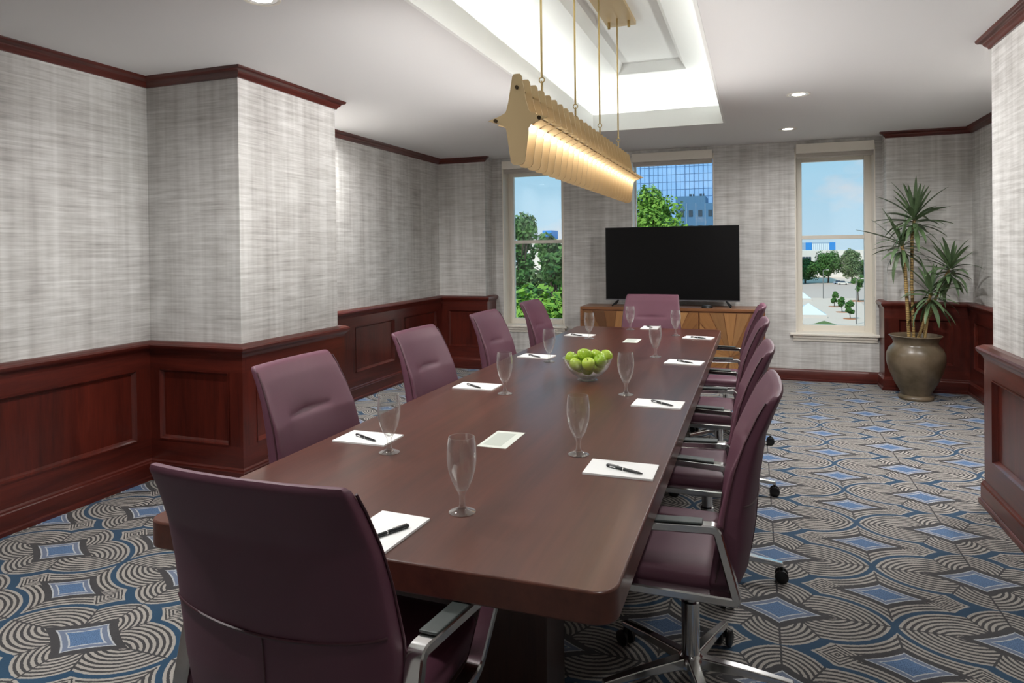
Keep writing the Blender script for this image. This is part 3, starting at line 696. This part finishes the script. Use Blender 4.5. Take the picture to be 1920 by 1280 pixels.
APP = [((-0.090,-0.005,0.118),(0.5,-0.3),'largest green apple at the left edge of the bowl'), ((-0.052,-0.058,0.094),(0.2,0.5),'green apple at the front left of the bowl'), ((0.022,-0.066,0.099),(-0.3,0.3),'green apple at the front centre of the bowl'),
       ((0.078,-0.020,0.112),(0.3,-0.6),'green apple at the right front of the bowl'), ((0.096,0.042,0.128),(0.75,-0.45),'green apple at the right rear showing its stem hollow'), ((-0.012,0.000,0.140),(0.3,0.2),'green apple on top in the middle of the heap'),
       ((-0.038,0.062,0.128),(-0.4,0.1),'green apple behind the middle of the heap, left'), ((0.036,0.068,0.126),(0.2,-0.4),'green apple behind the middle of the heap, right'), ((0.0,0.0,0.063),(0.1,0.1),'green apple at the bottom of the bowl'),
       ((-0.048,0.030,0.070),(0.8,0.4),'green apple low at the left inside the glass'), ((0.054,0.030,0.068),(-0.5,0.4),'green apple low at the right inside the glass')]
for (x, y, z), (rx, ry), lab in APP:
    r = empty('green_apple', (bx+x, by+y, TZ+z)); r.rotation_euler = (rx, ry, random.uniform(0, 6)); link('skin', am, r); link('stem', smh, r)
    tag(r, lab, 'apple', 'green apples in the glass bowl')

# ------------------------------------------------------------------ chandelier
CX, CZ, CY0, CY1, NF = -0.945, 2.055, 2.74, 5.38, 25
half = [(0.0,0.193),(0.014,0.192),(0.021,0.182),(0.030,0.13),(0.040,0.075),(0.050,0.038),(0.058,0.028),(0.080,0.018),(0.133,0.0),(0.080,-0.018),(0.060,-0.027),(0.051,-0.040),(0.046,-0.075),(0.037,-0.14),(0.031,-0.180),(0.022,-0.192),(0.0,-0.196)]
outl = half + [(-x, z) for x, z in reversed(half[1:-1])]
ch = empty('linear_chandelier', (CX, (CY0+CY1)/2, CZ))
def plate(th):
    n = len(outl); vs = [(x, -th, z) for x, z in outl] + [(x, th, z) for x, z in outl]
    vs += [(0, -th, 0), (0, th, 0)]
    fs = [(i, (i+1)%n, n+(i+1)%n, n+i) for i in range(n)] + [((i+1)%n, i, 2*n) for i in range(n)] + [(n+i, n+(i+1)%n, 2*n+1) for i in range(n)]
    return MB().add(vs, fs)
pm = plate(0.0022).mesh('fin', M['brass']); pe = plate(0.003).mesh('end_plate', M['brass'])
for k in range(NF):
    y = CY0 + (CY1-CY0)*k/(NF-1) - (CY0+CY1)/2
    link('end_plate' if k in (0, NF-1) else 'fin', pe if k in (0, NF-1) else pm, ch, loc=(0, y, 0))
hl = (CY1-CY0)/2
for (x, z) in ((0, 0.135), (-0.098, -0.001), (0.098, -0.001)):
    MB().tube([(x, -hl-0.002, z), (x, hl+0.002, z)], 0.004, 8).build('tie_rod', M['brassd'], ch, 40)
    MB().tube([(x, -hl-0.010, z), (x, -hl-0.002, z)], 0.008, 12).build('screw', M['screw'], ch, 40)
M['led'] = mat('led_diffuser', (1,1,1,1), 0.5, 0.0, **{'Emission Color': (1, 0.975, 0.94, 1), 'Emission Strength': LED_STRENGTH})
for sx in (-1, 1):
    MB().box(sx*0.028-0.007, sx*0.028+0.007, -hl+0.01, hl-0.01, -0.034, -0.012).build('led_bar', M['led'], ch)
    MB().box(sx*0.028-0.009, sx*0.028+0.009, -hl+0.005, hl-0.005, -0.012, 0.002).build('led_housing', M['brass'], ch)
ZP = 3.204 - CZ
for sx in (-1, 1): area('chandelier_uplight', (CX+sx*0.047, (CY0+CY1)/2, CZ+0.036), 0.012, CY1-CY0-0.02, UP_W/2, (sx*0.975, 0, 0.22), (1, 0.98, 0.96), 92)
for yr in (3.10, 3.745, 4.39, 5.03):
    y = yr - (CY0+CY1)/2
    MB().tube([(0, y, 0.262), (0, y, ZP)], 0.0055, 10).build('rod', M['brassd'], ch, 40)
    MB().tube([(0.013*math.cos(q), y, 0.250+0.013*math.sin(q)) for q in [2*PI*k/14 for k in range(14)]], 0.003, 6, True).build('ring', M['brassd'], ch, 60)
    MB().tube([(0, y+0.010*math.cos(q), 0.218+0.026*math.sin(q)) for q in [2*PI*k/14 for k in range(14)]], 0.003, 6, True).build('ring', M['brassd'], ch, 60)
ca = MB().box(-0.11, 0.11, 2.90-4.06, 5.22-4.06, ZP, ZP+0.033).build('canopy', M['brass'], ch, None, 0.003)
for yy in (5.10, 3.02):
    for x in (-0.075, 0.075):
        MB().lathe([(0.0,ZP-0.05),(0.010,ZP-0.05),(0.011,ZP-0.03),(0.011,ZP)], 12, (x, yy-4.06)).build('cable_gland', M['brassd'], ca, 40)
tag(ch, 'long satin brass linear chandelier of star-shaped fins on four rods', 'chandelier')

# ------------------------------------------------------------------ credenza and television
cr = empty('credenza', (-0.91, 7.97, 0)); cw_, cd, chh = 1.015, 0.22, 0.828
MB().box(-cw_, cw_, -cd, cd, chh-0.035, chh).build('top', M['cred'], cr, None, 0.004)
MB().box(-cw_, -cw_+0.03, -cd, cd, 0.06, chh-0.035).build('side_panel', M['cred'], cr); MB().box(cw_-0.03, cw_, -cd, cd, 0.06, chh-0.035).build('side_panel', M['cred'], cr)
MB().box(-cw_+.03, cw_-.03, -cd+0.02, cd, 0.06, chh-0.035).build('carcass', M['cred'], cr); MB().box(-cw_+.05, cw_-.05, -cd+0.05, cd-.05, 0.0, 0.06).build('plinth', M['blackp'], cr)
nd = 3; dw = (2*cw_-0.06)/nd
def clip_poly(poly, x0, x1, z0, z1):
    def cut(P, f, at):
        out = []
        for i in range(len(P)):
            a, b = P[i-1], P[i]; fa, fb = f(a), f(b)
            if fa >= 0 and fb >= 0: out.append(b)
            elif fa >= 0 and fb < 0: t = fa/(fa-fb); out.append((a[0]+(b[0]-a[0])*t, a[1]+(b[1]-a[1])*t))
            elif fa < 0 and fb >= 0: t = fa/(fa-fb); out.append((a[0]+(b[0]-a[0])*t, a[1]+(b[1]-a[1])*t)); out.append(b)
        return out
    for f in (lambda p: p[0]-x0, lambda p: x1-p[0], lambda p: p[1]-z0, lambda p: z1-p[1]):
        poly = cut(poly, f, 0)
        if len(poly) < 3: return []
    return poly
for kd in range(nd):
    xa = -cw_+0.03+kd*dw+0.004; xb = xa+dw-0.008; za, zb_ = 0.07, chh-0.045
    door = MB().box(xa, xb, -cd, -cd+0.018, za, zb_).build('door', M['cred'], cr)
    cxd = (xa+xb)/2; czd = 0.30; nw = 22
    for k in range(nw):
        a0, a1 = 2*PI*(k+0.04)/nw, 2*PI*(k+0.96)/nw
        poly = clip_poly([(cxd+0.02*math.cos(a0), czd+0.02*math.sin(a0)), (cxd+1.2*math.cos(a0), czd+1.2*math.sin(a0)), (cxd+1.2*math.cos(a1), czd+1.2*math.sin(a1)), (cxd+0.02*math.cos(a1), czd+0.02*math.sin(a1))], xa+.004, xb-.004, za+.004, zb_-.004)
        if len(poly) < 3: continue
        am_ = (a0+a1)/2; th = 0.004 + 0.0015*(k % 2); n_ = len(poly)
        # local frame turned so the grain runs along the wedge
        org = Vector((cxd, -cd, czd)); ca_, sa_ = math.cos(am_), math.sin(am_)
        loc2 = [((px-cxd)*ca_+(pz-czd)*sa_, -(px-cxd)*sa_+(pz-czd)*ca_) for px, pz in poly]
        mb = MB().add([(q[0], -th, q[1]) for q in loc2]+[(q[0], 0.001, q[1]) for q in loc2], [tuple(range(n_)), tuple(range(n_, 2*n_))]+[(i,(i+1)%n_,n_+(i+1)%n_,n_+i) for i in range(n_)])
        o = mb.build('veneer_strip', M['strip'], door); o.location = org; o.rotation_euler = (0, -am_, 0)
tag(cr, 'walnut credenza with sunburst veneer doors under the television', 'cabinet')
tv = empty('television', (-0.907, 7.95, 0.828))
MB().box(-0.752, 0.752, 0.0, 0.035, 0.068, 0.918).build('housing', M['bezel'], tv, None, 0.004)
MB().box(-0.744, 0.744, -0.002, 0.004, 0.082, 0.911).build('screen', M['screen'], tv)
MB().box(-0.752, 0.752, -0.006, 0.004, 0.064, 0.078).build('lower_strip', M['silver'], tv)
MB().box(-0.40, 0.40, 0.035, 0.075, 0.12, 0.6).build('rear_cover', M['blackp'], tv, None, 0.01)
for sx in (-1, 1):
    for q in (-1, 1):
        MB().tube([(sx*0.60, 0.015, 0.075), (sx*0.655, q*0.11, 0.008)], 0.009, 8).build('foot', M['bezel'], tv, 40)
tag(tv, 'large flat black television standing on the credenza', 'television')
r = empty('conference_puck', (-0.50, 7.84, 0.828)); MB().lathe([(0.0,0.0),(0.058,0.0),(0.062,0.008),(0.056,0.022),(0.03,0.030),(0.0,0.030)], 28).build('body', M['blackp'], r, 40); MB().lathe([(0.034,0.0285),(0.037,0.031),(0.040,0.0275)], 28, closed=True).build('rim', M['silver'], r, 40)
tag(r, 'small black device lying on the credenza under the television', 'device')

# ------------------------------------------------------------------ potted plant
pl = empty('floor_pot', (1.475, 7.56, 0))
MB().lathe([(0.0,0.0),(0.148,0.0),(0.155,0.012),(0.150,0.030),(0.128,0.045),(0.135,0.07),(0.185,0.16),(0.232,0.27),(0.256,0.37),(0.254,0.44),(0.232,0.495),(0.202,0.525),(0.192,0.545),(0.198,0.575),(0.222,0.61),(0.232,0.618),(0.226,0.624),(0.205,0.605),(0.18,0.565),(0.16,0.55),(0.0,0.55)], 48).build('vessel', M['pot'], pl, 50)
MB().lathe([(0.0,0.553),(0.10,0.557),(0.178,0.560)], 24).build('soil', M['soil'], pl, 40)
tag(pl, 'large bronze-brown glazed urn on the carpet in the back right corner', 'pot')
tr_ = empty('potted_dracaena', (1.475, 7.56, 0.553))
def rel(x, y, z): return (x-1.475, y-7.56, z-0.553)
canes = [([(1.42,7.55,0.54),(1.405,7.55,0.9),(1.385,7.55,1.32),(1.36,7.54,1.50)],0.016), ([(1.465,7.58,0.54),(1.45,7.58,1.1),(1.455,7.58,1.6),(1.475,7.57,1.75)],0.014),
         ([(1.475,7.52,0.54),(1.53,7.50,0.75),(1.57,7.48,0.95),(1.585,7.46,1.03)],0.014), ([(1.55,7.56,0.54),(1.56,7.56,0.74),(1.60,7.56,0.82),(1.68,7.55,1.1),(1.76,7.54,1.26)],0.013), ([(1.545,7.54,0.54),(1.575,7.54,0.79)],0.012)]
for pts, rad in canes:
    P = [Vector(rel(*p)) for p in pts]; dense = []
    for i in range(len(P)-1):
        for k in range(5): dense.append(P[i].lerp(P[i+1], k/5))
    dense.append(P[-1]); MB().tube(dense, rad, 10).build('cane', M['cane'], tr_, 50)
def leaf_mesh(L, w, droop, fold=0.25):
    n = 9; vs = []
    for i in range(n+1):
        t = i/n; ww = w*(math.sin(PI*min(1,(t*0.92+0.08)))**0.7)*(1-0.15*t) if t < 1 else 0.0005
        x = L*(t-0.10*droop*t**3); z = -droop*L*0.62*t**2.2 + 0.05*L*t
        vs += [(x, -ww, z+fold*ww), (x, 0, z-0.0006), (x, ww, z+fold*ww)]
    fs = []
    for i in range(n): fs += [(i*3, i*3+1, i*3+4, i*3+3), (i*3+1, i*3+2, i*3+5, i*3+4)]
    m_ = MB().add(vs, fs); k = len(vs); m_.add([(v[0], v[1], v[2]-0.0014) for v in vs], [tuple(reversed(f)) for f in fs])
    return m_.mesh('leaf', M['leaf'], 60)
LM = [leaf_mesh(L, w, d) for L, w, d in ((0.34,0.023,0.10),(0.36,0.025,0.40),(0.34,0.026,0.9),(0.40,0.022,0.30),(0.30,0.028,0.6),(0.44,0.022,0.12))]
rl = random.Random(21)
for (cx_, cy_, cz_), n, el0, el1, s0 in (((1.355,7.54,1.50),34,-45,72,0.80), ((1.475,7.57,1.76),52,-35,85,0.92), ((1.585,7.46,1.03),32,-50,75,0.85), ((1.765,7.54,1.27),42,-45,75,0.88)):
    for k in range(n):
        az = 2.39996*k + rl.uniform(-.2,.2); t = k/(n-1); el = R(el1+(el0-el1)*t + rl.uniform(-8,8))
        me = LM[rl.choice((0,3,5)) if t < 0.35 else rl.choice((1,1,4,2,3)) if t < 0.75 else rl.choice((2,4,1))]
        o = link('leaf', me, tr_, loc=rel(cx_+0.012*math.cos(az), cy_+0.012*math.sin(az), cz_+0.06-0.15*t))
        o.rotation_euler = (rl.uniform(-.3,.3), -el, az); sc_ = s0*rl.uniform(0.8,1.08)*(0.85 if t < .12 else 1.0)
        ex, ey = cx_+0.42*sc_*math.cos(el)*math.cos(az), cy_+0.42*sc_*math.cos(el)*math.sin(az)
        if ex > 1.99: sc_ *= max(0.3, (1.99-cx_)/(ex-cx_))
        if ey > 7.86: sc_ *= max(0.3, (7.86-cy_)/(ey-cy_))
        o.scale = (sc_, sc_, sc_)
o = link('leaf', LM[5], tr_, loc=rel(1.36,7.53,1.52)); o.rotation_euler = (0.2, R(-20), R(184)); o.scale = (1.0,)*3
tag(tr_, 'multi-stemmed dracaena with long strap leaves growing in the urn', 'plant')

# ------------------------------------------------------------------ outside
G = -7.0
M['pave'] = paint('plaza_paving', srgb(214, 192, 176), 0.85); M['asph'] = paint('street_asphalt', srgb(196, 176, 164), 0.9); M['lawn'] = paint('lawn', srgb(92, 112, 52), 0.9); M['mulch'] = paint('mulch', srgb(172, 112, 74), 0.9)
M['pyr'] = mat('skylight_glass', srgb(214, 224, 230), 0.25); M['conc'] = paint('concrete', srgb(205, 196, 188), 0.8); M['white_b'] = paint('pale_cladding', srgb(226, 218, 208), 0.8)
M['bluec'] = paint('bright_blue_cladding', srgb(40, 130, 205), 0.6); M['greyg'] = mat('grey_glazing', srgb(150, 170, 190), 0.3); M['darkw'] = mat('dark_glazing', srgb(52, 66, 80), 0.3)
M['bark'] = paint('bark', srgb(78, 64, 52), 0.9); M['pole'] = mat('lamp_post_paint', srgb(120, 116, 112), 0.5)
def foliage(name, c0, c1):
    m = mat(name, c0, 0.7); n = NT(m); v, x, y, z = n.pos(True); n.color(n.mix(n.noise(v, 1.4, 3, 0.6), c0, c1)); return m
M['fol1'] = foliage('bright_foliage', srgb(66, 110, 30), srgb(150, 190, 66)); M['fol2'] = foliage('deep_foliage', srgb(34, 74, 30), srgb(92, 138, 54)); M['fol3'] = foliage('olive_foliage', srgb(60, 86, 48), srgb(118, 140, 86))
gr = MB().box(-120, 220, 9.5, 420, G-0.2, G).build('ground', M['pave']); struct(gr, 'pale plaza and streets below the windows')
st = MB().box(-120, 220, 122, 168, G-0.1, G+0.02).build('street', M['asph']); struct(st, 'grey street crossing beyond the plaza')
st = MB().prism([(13,80),(40,80),(36,122),(15.5,122)], G-0.1, G+0.03).build('street', M['asph']); struct(st, 'grey street running away beside the young trees')
def tree(name, x, y, base, h, cr_r, cr_h, mt, nleaf, lsize, lab, grp=None, seed=1, clusters=14, trunk=0.12, low=0.35):
    """trunk with branches and a crown of separate leaf blades gathered in clumps"""
    q = random.Random(seed); r = empty(name, (x, y, base)); cz = h - cr_h/2
    pts = [(0,0,0), (q.uniform(-.03,.03)*h, 0, h*0.4), (q.uniform(-.04,.04)*h, 0, h*0.8)]
    mb = MB().tube(pts, [trunk, trunk*0.7, trunk*0.3], 8); cl = []
    for k in range(clusters):
        while True:
            p = Vector((q.uniform(-1,1), q.uniform(-1,1), q.uniform(-1,1)))
            if p.length < 1: break
        p = Vector((p.x*cr_r*0.78, p.y*cr_r*0.78, cz+p.z*cr_h*0.40)); cl.append((p, q.uniform(0.30,0.5)*min(cr_r, cr_h*0.6)))
        mb.add(*(lambda t_: (t_.v, t_.f))(MB().tube([(0,0,h*0.35), (p.x*0.5, p.y*0.5, (h*0.45+p.z)/2), tuple(p)], [trunk*0.4, trunk*0.25, trunk*0.08], 5)))
    mb.build('trunk', M['bark'], r, 60)
    vs = []; fs = []
    for k in range(nleaf):
        p, rad = cl[k % clusters]; d = Vector((q.gauss(0,1), q.gauss(0,1), q.gauss(0,1))).normalized(); c = p + d*rad*(q.random()**0.35)
        n_ = (d + Vector((q.gauss(0,.5), q.gauss(0,.5), q.gauss(0,.5)+.4))).normalized(); a = n_.orthogonal().normalized(); a = (Matrix.Rotation(q.uniform(0,6.28), 3, n_) @ a); b = n_.cross(a); s = lsize*q.uniform(0.6,1.2)
        i = len(vs); vs += [c-a*s, c+b*s*0.55, c+a*s, c-b*s*0.55]; fs.append((i, i+1, i+2, i+3))
    me = bpy.data.meshes.new('foliage'); me.from_pydata([tuple(v) for v in vs], [], fs); me.materials.append(mt); o = link('foliage', me, r); o['kind'] = 'stuff'
    tag(r, lab, 'tree', grp); return r
# beyond the left window: a dense stand of trees
LT = 'trees outside the left window'
tree('street_tree', -7.5, 21, G, 10.5, 0.85, 3.6, M['fol2'], 3200, 0.09, 'tall dark tree rising highest at the left of the left window', LT, 3, 12, 0.16)
tree('street_tree', -6.6, 24, G, 9.45, 1.1, 2.6, M['fol2'], 3000, 0.12, 'rounded tree at the right edge of the left window', LT, 4, 14, 0.16)
tree('street_tree', -5.5, 18.0, G, 8.3, 1.7, 6.4, M['fol1'], 11000, 0.12, 'bright leafy tree filling the lower right of the left window', LT, 5, 40, 0.14)
tree('street_tree', -7.3, 19.0, G, 8.5, 1.8, 6.6, M['fol2'], 11000, 0.12, 'dense dark leafy tree filling the lower left of the left window', LT, 6, 40, 0.14)
tree('street_tree', -9.4, 26, G, 8.6, 2.4, 6.5, M['fol3'], 9000, 0.16, 'olive tree behind the others low in the left window', LT, 8, 30, 0.16)
tree('street_tree', -7.6, 31, G, 8.7, 3.0, 6.8, M['fol2'], 11000, 0.18, 'dark tree behind the bright one in the left window', LT, 9, 30, 0.16)
# beyond the middle window
tree('street_tree', -2.95, 22, G, 10.55, 1.05, 3.2, M['fol1'], 6000, 0.085, 'bright green tree top before the glass tower above the television', None, 11, 26, 0.12)
tw = empty('glass_tower', (-15, 150, G))
M['tglass'] = mat('tower_glass', srgb(140, 182, 226), 0.15, 0.0, **{'Specular IOR Level': 0.8}); M['mull'] = mat('tower_mullion', srgb(74, 116, 164), 0.4)
xa, xb, za, zb_ = -16.0, 18.0, 0.0, 40.0
MB().box(xa, xb, 0.06, 20, za, zb_).build('wall', M['mull'], tw)
pw_, ph_ = 0.95, 1.62; nc = int((xb-xa)/pw_); nr_ = int((zb_-za)/ph_)
pane = MB().box(0.05, pw_-0.05, 0.0, 0.06, 0.06, ph_-0.06).mesh('pane', M['tglass']); rest = MB()
for i in range(nc):
    for j in range(nr_):
        x = xa+i*pw_; z = za+j*ph_; X_, Z_ = x-15, z+G
        if -25.5 < X_ < -7.2 and 4 < Z_ < 22.5: link('pane', pane, tw, loc=(x, 0, z))
        else: rest.box(x+.05, x+pw_-.05, 0.0, 0.06, z+.06, z+ph_-.06)
o = rest.build('pane_field', M['tglass'], tw); o['kind'] = 'stuff'
for i in range(0, nc+1, 2): MB().box(xa+i*pw_-0.07, xa+i*pw_+0.07, -0.12, 0.06, za, zb_).build('mullion', M['mull'], tw)
tag(tw, 'tall blue glass curtain-wall tower behind the television window', 'building')
ob = empty('reflected_block', (-10.5, 138, G)); M['steelb'] = paint('reflected_block_blue', srgb(72, 112, 146), 0.5)  # building mirrored in the tower glass, modelled as solid geometry before it
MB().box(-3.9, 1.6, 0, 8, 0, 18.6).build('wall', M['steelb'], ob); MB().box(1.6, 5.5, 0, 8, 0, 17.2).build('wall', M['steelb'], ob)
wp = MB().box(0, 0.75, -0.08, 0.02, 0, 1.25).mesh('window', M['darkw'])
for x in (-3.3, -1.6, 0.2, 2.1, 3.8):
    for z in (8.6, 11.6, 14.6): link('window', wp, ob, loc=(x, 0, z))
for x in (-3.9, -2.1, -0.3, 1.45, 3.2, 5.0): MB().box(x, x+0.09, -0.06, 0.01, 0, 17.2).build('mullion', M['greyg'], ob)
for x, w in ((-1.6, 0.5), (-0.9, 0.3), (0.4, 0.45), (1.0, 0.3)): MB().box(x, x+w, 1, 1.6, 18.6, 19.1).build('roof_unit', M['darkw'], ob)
tag(ob, 'steel-blue reflection in the glass tower, built as a solid block with dark windows', 'building')
# beyond the left window: blue-topped building
bb = empty('far_building', (-78, 260, G)); MB().box(-8, 8, 0, 10, 0, 12.5).build('wall', M['white_b'], bb); MB().box(-1.6, 2.2, -0.3, 9, 12.5, 16.0).build('roof_block', M['bluec'], bb); tag(bb, 'distant building with bright blue top seen in the left window', 'building')
# beyond the right window
def pyramid(x, y, w, h, lab):
    r = empty('pyramid_skylight', (x, y, G)); MB().box(-w, w, -w, w, 0, 0.35).build('kerb', M['conc'], r)
    for k in range(4):
        a = k*PI/2; Mx = Matrix.Rotation(a, 4, 'Z'); MB().add([(-w*.95,-w*.95,0.35),(w*.95,-w*.95,0.35),(0,0,h)], [(0,1,2)]).xf(Mx).build('glass_face', M['pyr'], r)
    tag(r, lab, 'skylight', 'glass pyramids on the plaza')
pyramid(6.15, 90.0, 1.95, 1.6, 'nearer white glass pyramid skylight on the plaza'); pyramid(6.5, 117.5, 1.9, 1.8, 'farther white glass pyramid skylight on the plaza')
struct(MB().prism([(5.9,80.5),(8.3,80.5),(7.4,84.5)], G-0.05, G+0.04).build('lawn', M['lawn']), 'small triangle of grass on the plaza')
ST = 'young trees in a row on the plaza'
for (x, y), lab, sd in (((10.45,87.6),'nearest of three young plaza trees in the right window',31), ((10.55,96.2),'middle of three young plaza trees in the right window',32), ((10.5,104.8),'farthest of three young plaza trees in the right window',33)):
    tree('young_tree', x, y, G, 2.15, 0.62, 1.65, M['fol2'], 2200, 0.10, lab, ST, sd, 12, 0.05)
    struct(MB().lathe([(0.0,G-.05),(0.75,G-.05),(0.75,G+.05),(0.0,G+.05)], 16, (x, y)).build('tree_bed', M['mulch']))
tree('street_tree', 14.9, 115.5, G, 4.3, 1.0, 3.0, M['fol2'], 900, 0.16, 'dark street tree at the right edge of the right window', None, 41, 12, 0.08)
struct(MB().lathe([(0.0,G-.05),(1.6,G-.05),(1.6,G+.06),(0.0,G+.06)], 16, (15.2, 116)).build('tree_bed', M['mulch']))
BT = 'large trees across the street'
for (x, y, h, r_, ch_), mt, lab, sd in (((11.0,170,5.4,3.6,4.6),'fol2','low broad dark tree left among the trees across the street',51), ((16.0,172,7.4,3.2,6.0),'fol2','full green tree in the middle across the street',52),
        ((20.8,171,7.9,2.8,6.8),'fol3','tall thin-crowned tree right of the middle across the street',53), ((24.6,176,5.2,2.2,4.2),'fol2','small dark tree farthest right across the street',54)):
    tree('street_tree', x, y, G, h, r_, ch_, M[mt], 6500, 0.26, lab, BT, sd, 34, 0.2)
for (x, y), h, lab in (((10.5,121),4.6,'farther grey lamp post at the street corner'), ((10.36,81.9),4.9,'nearer grey lamp post beside the young trees')):
    r = empty('lamp_post', (x, y, G)); MB().tube([(0,0,0),(0,0,h)], [0.07,0.045], 8).build('pole', M['pole'], r, 40); MB().tube([(0,0,h-.05),(0.35,0,h+0.05),(0.6,0,h+.05)], 0.035, 6).build('arm', M['pole'], r, 40)
    MB().box(0.5, 0.85, -0.1, 0.1, h, h+0.09).build('lamp_head', M['conc'], r); tag(r, lab, 'lamp post', 'street lamp posts')
def car(x, y, mt, lab):
    r = empty('parked_car', (x, y, G)); MB().prism([(-1.0,-.5),(1.0,-.5),(1.0,.5),(-1.0,.5)], 0.15, 0.5).build('body', mt, r, None, 0.06); MB().add([(-.6,-.45,.5),(.6,-.45,.5),(.6,.45,.5),(-.6,.45,.5),(-.4,-.38,.85),(.35,-.38,.85),(.35,.38,.85),(-.4,.38,.85)], [(0,3,2,1),(4,5,6,7),(0,1,5,4),(1,2,6,5),(2,3,7,6),(3,0,4,7)]).build('cabin', M['darkw'], r)
    for wx in (-.62,.62):
        for wy in (-.5,.5): MB().lathe([(0.0,-.06),(0.17,-.06),(0.17,.06),(0.0,.06)], 12).xf(Matrix.Translation((wx,wy,.17)) @ Matrix.Rotation(PI/2,4,'X')).build('wheel', M['blackp'], r)
    tag(r, lab, 'car', 'cars on the far street')
car(18.2, 164.5, M['white_b'], 'pale car on the far street under the trees'); car(17.6, 167.2, M['greyg'], 'blue-grey car behind the pale car on the far street')
wbd = empty('long_building', (21, 205, G)); MB().box(-13, 8.0, 0, 20, 0, 7.3).build('wall', M['white_b'], wbd); MB().box(-13, -2.5, -0.15, 0.1, 2.2, 3.9).build('window_band', M['darkw'], wbd)
for k in range(4): MB().box(-9.0+k*0.72, -8.4+k*0.72, -0.2, 0.1, 4.4, 5.6).build('window', M['darkw'], wbd)
MB().box(8.0, 12, 0, 20, 0, 5.2).build('wall', M['conc'], wbd); tag(wbd, 'long pale building across the street behind the trees', 'building')
bl = empty('far_building', (20, 255, G)); MB().box(-7, 6.0, 0, 10, 0, 9.8).build('wall', M['greyg'], bl)
for a, b in ((-3.3,-1.4),(4.2,6.02)): MB().box(a, b, -0.3, 0.5, 0, 9.8).build('blue_bay', M['bluec'], bl)
for k in range(9): MB().box(-1.2+k*0.6, -0.8+k*0.6, -0.1, 0.1, 7.2, 9.4).build('window', M['pyr'], bl)
tag(bl, 'distant grey building with two bright blue bays', 'building')
